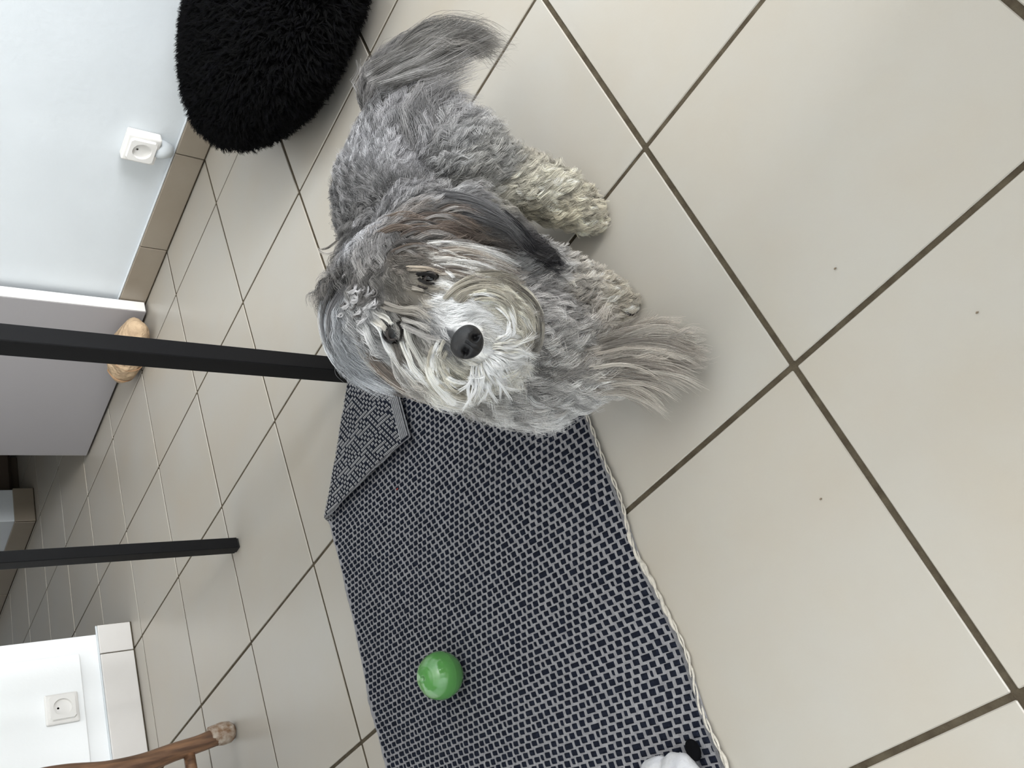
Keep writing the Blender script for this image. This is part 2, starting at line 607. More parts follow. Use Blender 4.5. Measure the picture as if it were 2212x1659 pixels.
front = chair_leg([(4.52, 1.362, 0.06), (4.52, 1.395, 0.23), (4.52, 1.415, 0.40), (4.52, 1.445, 0.58), (4.52, 1.455, 0.78), (4.52, 1.44, 0.98), (4.53, 1.44, 1.12), (4.54, 1.46, 1.24)],
                  [0.058, 0.052, 0.055, 0.062, 0.072, 0.085, 0.095, 0.09])
chair_leg([(4.52, 2.665, 0.06), (4.52, 2.625, 0.23), (4.52, 2.585, 0.40), (4.52, 2.555, 0.58), (4.52, 2.545, 0.78), (4.52, 2.56, 0.98), (4.53, 2.56, 1.12), (4.54, 2.54, 1.24)],
          [0.058, 0.052, 0.055, 0.062, 0.072, 0.085, 0.095, 0.09])
chair_leg([(5.78, 1.5, 0.06), (5.72, 1.52, 0.5), (5.66, 1.52, 0.9), (5.64, 1.52, 1.3)], [0.05, 0.05, 0.055, 0.06])
chair_leg([(5.78, 2.5, 0.06), (5.72, 2.48, 0.5), (5.66, 2.48, 0.9), (5.64, 2.48, 1.3)], [0.05, 0.05, 0.055, 0.06])
for p0, p1 in (((4.52, 1.43, 0.30), (4.52, 2.57, 0.30)), ((4.56, 1.43, 0.45), (5.7, 1.52, 0.42)), ((4.56, 2.57, 0.45), (5.7, 2.48, 0.42))):
    b_ = bmesh.new()
    tube(b_, [Vector(p0).lerp(Vector(p1), t / 6) for t in range(7)], [0.034, 0.036, 0.04, 0.042, 0.04, 0.036, 0.034], 12)
    keep(obj('stretcher', b_, wood, None, smooth=True), CH)
keep(boxobj('seat_frame', (4.47, 5.72, 1.38, 2.62, 1.24, 1.32), wood, None, bevel=0.02, seg=2), CH)
keep(boxobj('seat', (4.50, 5.66, 1.42, 2.58, 1.322, 1.41), mat('beige_seat_cloth', (168, 150, 126), rough=0.9, bump=0.5, bump_scale=500), None, bevel=0.04, seg=3), CH)
for jj in (1.52, 2.48):
    b_ = bmesh.new()
    tube(b_, [(5.66, jj, 1.3), (5.70, jj, 1.8), (5.80, jj, 2.4), (5.88, jj, 2.75)], [0.055, 0.05, 0.045, 0.04], 12)
    keep(obj('back_post', b_, wood, None, smooth=True), CH)
for zz, xx in ((1.85, 5.71), (2.62, 5.85)):
    keep(boxobj('back_rail', (xx - .02, xx + .03, 1.55, 2.45, zz - .1, zz + .1), wood, None, bevel=0.012), CH)

# ---------------------------------------------------------------- rug
RA = np.array([2.56, -0.04])                 # far-left corner
RU = np.array([-0.9935, 0.1136])             # across, towards the right edge in the photo
RV = np.array([0.1136, 0.9935])              # along, towards the photographer
RW, RL = 1.975, 4.2
FA = np.array([2.64, 0.905])                  # fold crease
FD = np.array([-0.79, -0.613])
FD = FD / np.linalg.norm(FD)
FN = np.array([-FD[1], FD[0]])
if np.dot(RA - FA, FN) < 0:
    FN = -FN                                 # FN points to the flipped side


def rug_pt(u, v, h=0.0, side=1):
    """u across, v along (tiles), h height over the cloth face; returns position (tiles)"""
    wob = 0.010 * math.sin(5.2 * v + 1.3) + 0.007 * math.sin(11.7 * v)
    uu = u + wob * (u / RW) ** 2 * 1.2 + 0.008 * math.sin(6.0 * v) * (1 - u / RW) ** 2
    # the far end is a little drawn in on the right side
    vv = v + max(0.0, (u - 1.2)) * 0.35 * max(0.0, 1 - v / 0.9)
    p = RA + RU * uu + RV * vv
    z = 0.016 + 0.004 * math.sin(3.1 * u + 2.0 * v) + 0.003 * math.sin(7 * v - 2 * u)
    s = float(np.dot(p - FA, FN))
    if s > 0:
        R_ = 0.015                            # radius of the roll at the crease
        arc = math.pi * R_
        if s < arc:
            a = s / R_
            dist = R_ * math.sin(a)
            zz = R_ * (1 - math.cos(a))
            nrm_s, nrm_z = math.sin(a), math.cos(a)
        else:
            dist = -(s - arc)
            rise = 0.006 * math.sin(min(1.0, (s - arc) / 0.5) * math.pi)
            zz = 2 * R_ + rise
            nrm_s, nrm_z = 0.0, -1.0
        q = p - FN * s + FN * (dist)
        hh = h
        return (q[0] + FN[0] * nrm_s * hh, q[1] + FN[1] * nrm_s * hh, z + zz + nrm_z * hh + 0.004)
    return (p[0], p[1], z + h)


def rug_mat(name, c1, c2, sc_):
    return mat(name, c1, rough=0.95, spec=0.1, bump=0.9, bump_scale=sc_, color2=c2, var_scale=160, bump_dist=0.0015)


M_RIB = rug_mat('pale_rib_cotton', (158, 157, 156), (140, 139, 140), 600)
M_GREY = rug_mat('pale_grey_cotton', (152, 151, 153), (132, 131, 134), 600)
M_NAVY = rug_mat('dark_navy_cotton', (30, 34, 46), (22, 25, 36), 900)
M_CORD = rug_mat('ecru_edge_cord', (205, 198, 186), (184, 178, 168), 500)
RUG = empty('rug', T(1.7, 2.0, 0), 'dark navy and pale grey flat-woven runner with one corner folded over', 'rug')

TK = 0.011


def sheet(u0, u1, v0, v1, nu, nv, h, rag=0.0):
    vs, fs = [], []
    us = np.linspace(u0, u1, nu + 1)
    vv_ = np.linspace(v0, v1, nv + 1)
    for a in range(nv + 1):
        for c in range(nu + 1):
            vs.append(rug_pt(us[c], vv_[a], h))
    for a in range(nv):
        for c in range(nu):
            k = a * (nu + 1) + c
            fs.append((k, k + 1, k + nu + 2, k + nu + 1))
    return vs, fs


# the cloth: front face pale, back face dark
NU, NV = 60, 150
vf, ff = sheet(0, RW, 0, RL, NU, NV, 0.0)
vb, fb = sheet(0, RW, 0, RL, NU, NV, -TK)
nfv = len(vf)
verts = vf + vb
faces = [f_ for f_ in ff] + [tuple(nfv + q for q in f_[::-1]) for f_ in fb]
border = []
row = NU + 1
for c in range(NU):
    border.append((c, c + 1))
    border.append((NV * row + c + 1, NV * row + c))
for a in range(NV):
    border.append(((a + 1) * row, a * row))
    border.append((a * row + NU, (a + 1) * row + NU))
for p, q in border:
    faces.append((p, q, q + nfv, p + nfv))
me = bpy.data.meshes.new('cloth')
me.from_pydata([(v[0] * S, v[1] * S, v[2] * S) for v in verts], [], faces)
me.materials.append(M_GREY)
me.materials.append(M_NAVY)
for k, p in enumerate(me.polygons):
    p.use_smooth = True
    if len(ff) <= k < 2 * len(ff):
        p.material_index = 1
keep(link(bpy.data.objects.new('cloth', me)), RUG)

# woven pads, front side (navy on grey) and, on the folded corner, back side (grey on navy)
UNIT = 0.0137
ROWP = 0.0272
pads_v, pads_f = [], []
back_v, back_f = [], []


def pad(vs, fs, u0, u1, v0, v1, side, lift=0.006, skew=0.0):
    h0, h1 = (0.0006, lift) if side > 0 else (-TK - 0.0006, -TK - lift)
    k = len(vs)
    du, dv = min(0.004, (u1 - u0) * .25), (v1 - v0) * .25
    for (a, c, h) in ((u0, v0, h0), (u1, v0 + skew, h0), (u1, v1 + skew, h0), (u0, v1, h0), (u0 + du, v0 + dv, h1), (u1 - du, v0 + dv + skew, h1), (u1 - du, v1 - dv + skew, h1), (u0 + du, v1 - dv, h1)):
        x, y, z = rug_pt(a, c, h)
        vs.append((x * S, y * S, z * S))
    q = [(4, 5, 6, 7), (0, 1, 5, 4), (1, 2, 6, 5), (2, 3, 7, 6), (3, 0, 4, 7)]
    for f_ in q:
        fs.append(tuple(k + t for t in (f_ if side > 0 else f_[::-1])))


PER = 24
ncol = int(RW / UNIT)
prng = np.random.default_rng(3)
for r_ in range(2, int(RL / ROWP) - 1):
    v0 = r_ * ROWP
    mu = RA + RV * v0
    yr = abs((r_ % 16) - 8)
    start = None
    jit = prng.normal(0, 0.0012)
    for c in range(1, ncol):
        xc = abs((c % PER) - PER // 2)
        grey = ((xc + yr) % 3 == 0)
        if not grey and start is None:
            start = c
        if (grey or c == ncol - 1) and start is not None:
            ua, ub = start * UNIT + jit, c * UNIT + jit
            um = (ua + ub) / 2
            p = RA + RU * um + RV * (v0 + 0.35 * max(0.0, um - 1.2) * max(0.0, 1 - v0 / 0.9))
            s_ = float(np.dot(p - FA, FN))
            w_ = prng.normal(0, 0.0009, 4)
            if s_ < 0.03:
                pad(pads_v, pads_f, ua + w_[0], ub - 0.0005 + w_[1], v0 + 0.003 + w_[2], v0 + ROWP - 0.0042 + w_[3], 1, skew=0.003)
            start = None
# back side: short ribs of grey with dark concentric diamonds, seen on the folded corner only
U2, R2 = 0.0195, 0.0125
for r_ in range(5, 130):
    v0 = r_ * R2
    for c in range(0, int(RW / U2) - 1):
        ua = c * U2
        p = RA + RU * (ua + U2 / 2) + RV * v0
        s_ = float(np.dot(p - FA, FN))
        if s_ < -0.02:
            continue
        dm_ = abs((ua % 0.26) - 0.13) / 0.13 + abs((v0 % 0.19) - 0.095) / 0.095
        if (dm_ * 2.5) % 1.0 < 0.27:
            continue
        pad(back_v, back_f, ua + 0.001, ua + U2 - 0.0045, v0 + 0.001, v0 + R2 - 0.0032, -1, lift=0.004, skew=0.004)
o = raw('weave_pads', pads_v, pads_f, M_NAVY)
keep(tag(o, 'dark navy woven pads', kind='stuff'), RUG)
o = raw('underside_weave', back_v, back_f, M_RIB)
keep(tag(o, 'pale grey diamond weave of the underside on the folded corner', kind='stuff'), RUG)

# hem and edge cords
for nm, uu, amp, rad, mm in (('edge_cord', RW + 0.002, 0.005, 0.012, M_CORD), ('edge_cord', -0.001, 0.002, 0.007, M_GREY)):
    b_ = bmesh.new()
    for st in (0, 1):
        pts, rr = [], []
        for q in range(720):
            v = 0.01 + (RL - 0.02) * q / 719
            t = v * 60 + st * math.pi
            w_ = math.sin(17 * v) * math.sin(5.3 * v + 1)
            pts.append(rug_pt(uu + amp * math.cos(t) + 0.008 * w_, v, 0.000 + amp * math.sin(t) * .6 - 0.002))
            rr.append(rad * (0.24 + (0.5 if 1.9 < v else 0.12) * abs(math.sin(v * 19 + st)) ** 2 * (0.6 + 0.4 * math.sin(v * 7.1))))
        tube(b_, pts, rr, 6)
    keep(obj(nm, b_, mm, None, smooth=True), RUG)
b_ = bmesh.new()
for k in range(5):
    pts = [rug_pt(u, 0.006 + 0.013 * k, -TK - 0.002) for u in np.linspace(0.01, RW - 0.01, 90)]
    tube(b_, pts, 0.0042, 5)
keep(obj('hem_stripes', b_, M_CORD if False else M_GREY, None, smooth=True), RUG)

# ---------------------------------------------------------------- ball
BC = Vector((2.00, 2.063, 0.124))
BR = 0.0985
ballm = bpy.data.materials.new('green_translucent_rubber')
ballm.use_nodes = True
b = ballm.node_tree.nodes['Principled BSDF']
b.inputs['Base Color'].default_value = (*lin((88, 146, 78)), 1)
b.inputs['Roughness'].default_value = 0.16
b.inputs['Subsurface Weight'].default_value = 0.15
b.inputs['Subsurface Radius'].default_value = (0.3, 1.0, 0.25)
b.inputs['Subsurface Scale'].default_value = 0.012
b.inputs['Coat Weight'].default_value = 0.7
hole_dir = Vector(at_z(913, 1466, 0.15)) - BC
d_ = Vector(ray(913, 1467)).normalized()
oc = Vector(CC) - BC
tq = -oc.dot(d_)
near = oc + d_ * tq
if near.length < BR:
    near = near - d_ * math.sqrt(BR * BR - near.length_squared)
HD = near.normalized()
bm = bmesh.new()
bmesh.ops.create_uvsphere(bm, u_segments=96, v_segments=72, radius=BR)
rotm = HD.to_track_quat('Z', 'Y').to_matrix()
for v in bm.verts:
    th = math.acos(max(-1, min(1, v.co.z / BR)))
    r_ = BR
    if th < 0.13:
        r_ = BR * (1 - 0.22 * (1 - (th / 0.13) ** 4))
    elif th < 0.19:
        r_ = BR * 1.012
    for t0 in (0.52, 1.57, 2.5):
        r_ += BR * 0.012 * math.exp(-((th - t0) / 0.018) ** 2)
    v.co = rotm @ (v.co.normalized() * r_) + BC
ball = tag(obj('ball', bm, ballm, smooth=True), 'glossy translucent green ball with a small hole, lying on the rug', 'ball')

# ================================================================= fur engine
def fur_material(name, rough=0.55, spec=0.25, trans=0.12):
    mt = bpy.data.materials.new(name)
    mt.use_nodes = True
    nt_ = mt.node_tree
    b_ = nt_.nodes['Principled BSDF']
    a_ = nt_.nodes.new('ShaderNodeAttribute')
    a_.attribute_name = 'fur_color'
    nt_.links.new(a_.outputs['Color'], b_.inputs['Base Color'])
    b_.inputs['Roughness'].default_value = rough
    b_.inputs['Specular IOR Level'].default_value = spec
    tr = nt_.nodes.new('ShaderNodeBsdfTranslucent')
    nt_.links.new(a_.outputs['Color'], tr.inputs['Color'])
    mxs = nt_.nodes.new('ShaderNodeMixShader')
    mxs.inputs[0].default_value = trans
    nt_.links.new(b_.outputs[0], mxs.inputs[1])
    nt_.links.new(tr.outputs[0], mxs.inputs[2])
    nt_.links.new(mxs.outputs[0], nt_.nodes['Material Output'].inputs['Surface'])
    return mt


def add_hair(name, P, rad, colr, mt, parent):
    """P: (n, k, 3) metres; rad: (n, k); colr: (n, k, 3) linear"""
    n_, k_, _ = P.shape
    hc = bpy.data.hair_curves.new(name)
    hc.add_curves([k_] * n_)
    hc.attributes['position'].data.foreach_set('vector', P.astype(np.float32).ravel())
    ra = hc.attributes.get('radius') or hc.attributes.new('radius', 'FLOAT', 'POINT')
    ra.data.foreach_set('value', rad.astype(np.float32).ravel())
    ca = hc.attributes.new('fur_color', 'FLOAT_COLOR', 'POINT')
    c4 = np.ones((n_ * k_, 4), np.float32)
    c4[:, :3] = colr.reshape(-1, 3)
    ca.data.foreach_set('color', c4.ravel())
    hc.materials.append(mt)
    o_ = bpy.data.objects.new(name, hc)
    link(o_, parent)
    tag(o_, kind='stuff')
    return o_


def mesh_arrays(me_):
    nv = len(me_.vertices)
    V = np.empty(nv * 3)
    me_.vertices.foreach_get('co', V)
    V = V.reshape(-1, 3)
    me_.calc_loop_triangles()
    nt_ = len(me_.loop_triangles)
    F = np.empty(nt_ * 3, np.int32)
    me_.loop_triangles.foreach_get('vertices', F)
    F = F.reshape(-1, 3)
    N = np.empty(nv * 3)
    me_.vertices.foreach_get('normal', N)
    return V, F, N.reshape(-1, 3)


def sample_surface(V, F, N, n_, rng, weight=None):
    a, b_, c = V[F[:, 0]], V[F[:, 1]], V[F[:, 2]]
    ar = np.linalg.norm(np.cross(b_ - a, c - a), axis=1)
    if weight is not None:
        ar = ar * weight(np.mean([a, b_, c], axis=0))
    pr_ = ar / ar.sum()
    idx = rng.choice(len(F), n_, p=pr_)
    r1, r2 = np.sqrt(rng.random(n_)), rng.random(n_)
    w0, w1, w2 = 1 - r1, r1 * (1 - r2), r1 * r2
    f_ = F[idx]
    P = V[f_[:, 0]] * w0[:, None] + V[f_[:, 1]] * w1[:, None] + V[f_[:, 2]] * w2[:, None]
    Nn = N[f_[:, 0]] * w0[:, None] + N[f_[:, 1]] * w1[:, None] + N[f_[:, 2]] * w2[:, None]
    Nn /= np.linalg.norm(Nn, axis=1, keepdims=True) + 1e-9
    return P, Nn


def norm(v):
    return v / (np.linalg.norm(v, axis=-1, keepdims=True) + 1e-9)


def grow(P, Nn, flow, length, lift, curl, freq, rng, kids, spread, taper, npt, radius, colors, var, tipmix, gravity=0.0, follow=None, stiff=0.0):
    """grow locks: every guide gets `kids` strands that gather towards its tip. All arrays per guide; metres."""
    g_ = len(P)
    flow = flow - Nn * np.sum(flow * Nn, axis=1, keepdims=True)
    flow = norm(flow)
    side = np.cross(Nn, flow)
    t = np.linspace(0, 1, npt)
    d = norm(flow * (1 - lift[:, None]) + Nn * lift[:, None] + side * rng.normal(0, 0.12, (g_, 1)))
    path = np.zeros((g_, npt, 3))
    pos = P - Nn * 0.0015
    ph = rng.random(g_) * 2 * np.pi
    step = length / (npt - 1)
    path[:, 0] = pos
    cur = flow
    nn = Nn.copy()
    for k in range(1, npt):
        if follow is not None and k > 1:
            cur, nn = follow(pos)
            cur = norm(cur - nn * np.sum(cur * nn, axis=1, keepdims=True))
        d = norm(d + (cur * 0.55 - nn * 0.12) * (6.0 / npt) * (1 - stiff) + np.array([0, 0, -1.0]) * gravity * (6.0 / npt))
        pos = pos + d * step[:, None]
        path[:, k] = pos
    # curls
    amp = (curl * length)[:, None] * np.clip(t[None, :] * 1.6, 0, 1)
    ang = ph[:, None] + t[None, :] * (freq[:, None] * 2 * np.pi)
    path = path + side[:, None, :] * (amp * np.sin(ang))[..., None] + Nn[:, None, :] * (amp * 0.55 * np.cos(ang))[..., None]
    # children
    rep = lambda a: np.repeat(a, kids, axis=0)
    n_ = g_ * kids
    off = rng.normal(0, 1, (n_, 2)) * rep(spread)[:, None]
    ofv = rep(side) * off[:, :1] + rep(flow) * off[:, 1:2] + rep(Nn) * (np.abs(rng.normal(0, 1, (n_, 1))) * rep(spread)[:, None] * 0.25)
    close = 1 - rep(taper)[:, None] * (t[None, :] ** 1.3)
    sc_l = rng.uniform(0.72, 1.08, n_)
    pth = rep(path)
    pth = pth[:, :1] + (pth - pth[:, :1]) * sc_l[:, None, None]
    Q = pth + ofv[:, None, :] * close[..., None]
    # flyaway
    fa = rng.normal(0, 1, (n_, 1, 3)) * (rep(length) * 0.035)[:, None, None] * (t ** 1.5)[None, :, None]
    Q = Q + fa
    Q[..., 2] = np.maximum(Q[..., 2], 0.0015)
    rd = radius * (1 - 0.75 * t ** 2)[None, :] * rng.uniform(0.7, 1.25, (n_, 1))
    gb = np.clip(np.exp(rng.normal(0, 1, g_) * var), 0.4, 1.65)               # lock brightness
    sb = np.exp(rng.normal(0, 1, n_) * 0.16)
    cc = rep(colors) * (rep(gb) * sb)[:, None]
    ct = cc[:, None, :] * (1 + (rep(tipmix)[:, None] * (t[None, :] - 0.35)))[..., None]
    return Q, rd, np.clip(ct, 0.004, 0.93)


# ================================================================= black pouf
PC, PAX, PYAW = (1.30, -1.675, 0.322), (0.995, 0.715, 0.315), -0.5637
bm = bmesh.new()
bmesh.ops.create_icosphere(bm, subdivisions=6, radius=1.0)
cy, sy = math.cos(PYAW), math.sin(PYAW)
for v in bm.verts:
    p = v.co.copy()
    w_ = 1 + 0.025 * math.sin(4 * p.x + 1) * math.sin(5 * p.y + 2 * p.z)
    x, y, z = p.x * PAX[0] * w_, p.y * PAX[1] * w_, p.z * PAX[2] * w_
    Z_ = max(z + PC[2], 0.006)
    Y_ = PC[1] + sy * x + cy * y
    v.co = Vector((PC[0] + cy * x - sy * y, max(Y_, WB + 0.045), Z_))
M_PB = mat('black_pouf_backing', (8, 8, 9), rough=0.95, spec=0.05)
pouf = tag(obj('pouf', bm, M_PB, smooth=True), 'black shaggy faux-fur pouf on the tiles against the white wall', 'pouf')
V_, F_, N_ = mesh_arrays(pouf.data)
prg = np.random.default_rng(11)
P_, Nn_ = sample_surface(V_, F_, N_, 26000, prg, lambda c: (c[:, 2] > 0.01).astype(float) + 0.05)
g_ = len(P_)
fl_ = prg.normal(0, 0.7, (g_, 3)) + np.array([0.4, 0.2, -0.8])
one = np.ones(g_)
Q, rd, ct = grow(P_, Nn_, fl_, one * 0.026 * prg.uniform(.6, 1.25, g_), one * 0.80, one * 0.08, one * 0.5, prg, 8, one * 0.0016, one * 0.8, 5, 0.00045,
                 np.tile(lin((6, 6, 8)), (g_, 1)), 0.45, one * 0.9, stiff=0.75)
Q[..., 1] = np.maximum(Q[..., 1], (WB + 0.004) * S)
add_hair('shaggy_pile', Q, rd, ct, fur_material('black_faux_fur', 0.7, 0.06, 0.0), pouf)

# ================================================================= the dog
def D(x, y, dist, r):
    return (*at_d(x, y, dist), r)


def Zp(x, y, z, r):
    return (*at_z(x, y, z), r)


def Wp(i, j, z, r):
    return (i, j, z, r)


RUMP = Zp(878, 318, 0.57, 0.200)
MID = Zp(858, 425, 0.58, 0.238)
CHEST = Zp(890, 560, 0.60, 0.235)
FORE = Zp(1060, 725, 0.47, 0.165)
SKULL = D(868, 618, 2.62, 0.190)
CROWN = D(925, 520, 2.74, 0.150)
chains = [
    [RUMP, MID, CHEST, FORE],
    [CHEST, (*(0.5 * (np.array(CHEST[:3]) + np.array(SKULL[:3]))), 0.20), SKULL],
    [SKULL, CROWN, Zp(900, 520, 0.70, 0.18)],
    [SKULL, D(945, 680, 2.46, 0.135), D(1000, 728, 2.335, 0.070)],          # muzzle
    [D(960, 690, 2.48, 0.12), D(1035, 755, 2.43, 0.105)],                 # chin / beard mass
    [D(985, 640, 2.50, 0.10), D(1055, 690, 2.47, 0.10)],                  # left cheek of the beard
    [D(905, 760, 2.50, 0.09), D(960, 800, 2.48, 0.085)],                  # right cheek of the beard
    [SKULL, D(790, 700, 2.60, 0.12)],
    # ears
    [D(765, 640, 2.63, 0.085), D(742, 690, 2.62, 0.070), D(765, 750, 2.60, 0.060), D(815, 800, 2.60, 0.040)],
    [D(1000, 460, 2.70, 0.085), D(1065, 480, 2.70, 0.070), D(1120, 515, 2.72, 0.050), D(1160, 545, 2.74, 0.03)],
    # left hind leg
    [Zp(935, 335, 0.52, 0.185), Zp(1010, 352, 0.45, 0.160), Zp(1085, 382, 0.32, 0.130), Zp(1175, 412, 0.19, 0.108), Zp(1245, 445, 0.095, 0.084)],
    [Zp(1245, 445, 0.095, 0.084), Zp(1272, 466, 0.062, 0.058)],
    # right hind leg
    [Wp(0.72, 0.60, 0.48, 0.17), Wp(0.80, 0.66, 0.32, 0.12), Wp(0.80, 0.62, 0.18, 0.08), Wp(0.80, 0.74, 0.105, 0.065), Wp(0.80, 0.82, 0.092, 0.055)],
    # left front leg
    [Zp(1020, 610, 0.56, 0.165), Zp(1120, 590, 0.42, 0.130), Zp(1190, 600, 0.30, 0.105), Zp(1265, 625, 0.16, 0.088), Zp(1312, 645, 0.08, 0.078)],
    [Zp(1312, 645, 0.08, 0.078), Zp(1340, 655, 0.058, 0.055)],
    # chest between the legs
    [FORE, Zp(1160, 720, 0.42, 0.135), CHEST],
    [Zp(1160, 700, 0.42, 0.12), Zp(1225, 705, 0.34, 0.085)],
    # right front leg, paw lifted towards the photographer
    [Zp(1060, 790, 0.52, 0.150), Zp(1135, 835, 0.42, 0.120), Zp(1200, 835, 0.34, 0.095), Zp(1290, 795, 0.27, 0.082), Zp(1350, 775, 0.225, 0.074), Zp(1385, 770, 0.20, 0.060)],
    # tail
    [Zp(850, 262, 0.62, 0.10), Zp(812, 215, 0.62, 0.060), Zp(825, 165, 0.60, 0.045), Zp(865, 125, 0.56, 0.035), Zp(915, 95, 0.52, 0.022)],
]
bm = bmesh.new()
done = set()
for ch in chains:
    for a, b_ in zip(ch[:-1], ch[1:]):
        pa, pb = Vector(a[:3]), Vector(b_[:3])
        L = (pb - pa).length
        ns = max(2, int(L / (0.35 * min(a[3], b_[3]))) + 1)
        for q in range(ns + 1):
            t = q / ns
            c = pa.lerp(pb, t)
            r_ = a[3] * (1 - t) + b_[3] * t
            key = (round(c.x, 3), round(c.y, 3), round(c.z, 3))
            if key in done:
                continue
            done.add(key)
            mm = Matrix.Translation((c.x, c.y, c.z))
            bmesh.ops.create_icosphere(bm, subdivisions=2, radius=r_, matrix=mm)
bmesh.ops.scale(bm, vec=(S, S, S), verts=bm.verts)
tmp = bpy.data.meshes.new('dog_blobs')
bm.to_mesh(tmp)
bm.free()
tob = bpy.data.objects.new('dog_blobs', tmp)
COL.objects.link(tob)
md = tob.modifiers.new('remesh', 'REMESH')
md.mode = 'VOXEL'
md.voxel_size = 0.0065
md2 = tob.modifiers.new('smooth', 'SMOOTH')
md2.factor = 0.6
md2.iterations = 6
dg = bpy.context.evaluated_depsgraph_get()
dm = bpy.data.meshes.new_from_object(tob.evaluated_get(dg))
bpy.data.objects.remove(tob)
bpy.data.meshes.remove(tmp)
dm.name = 'dog'
for p in dm.polygons:
    p.use_smooth = True
dog = bpy.data.objects.new('dog', dm)
link(dog)
tag(dog, 'shaggy grey and cream dog looking up, one front paw lifted, beside the rug', 'dog')
M_SKIN = bpy.data.materials.new('dog_undercoat_shaded')
M_SKIN.use_nodes = True
nt = M_SKIN.node_tree
a_ = nt.nodes.new('ShaderNodeAttribute')
a_.attribute_name = 'fur_color'
nt.links.new(a_.outputs['Color'], nt.nodes['Principled BSDF'].inputs['Base Color'])
nt.nodes['Principled BSDF'].inputs['Roughness'].default_value = 0.95
nt.nodes['Principled BSDF'].inputs['Specular IOR Level'].default_value = 0.05
dm.materials.clear()
dm.materials.append(M_SKIN)

V_, F_, N_ = mesh_arrays(dm)
bvh = BVHTree.FromPolygons([Vector(v) for v in V_], [tuple(f_) for f_ in F_])
CAMP = Vector(CC) * S


def hit(x, y):
    h = bvh.ray_cast(CAMP, Vector(ray(x, y)).normalized())
    if h[0] is None:
        # nearest surface point to the ray
        d = Vector(ray(x, y)).normalized()
        q = CAMP + d * 2.9 * S
        h = bvh.find_nearest(q)
    return np.array(h[0]), np.array(h[1])


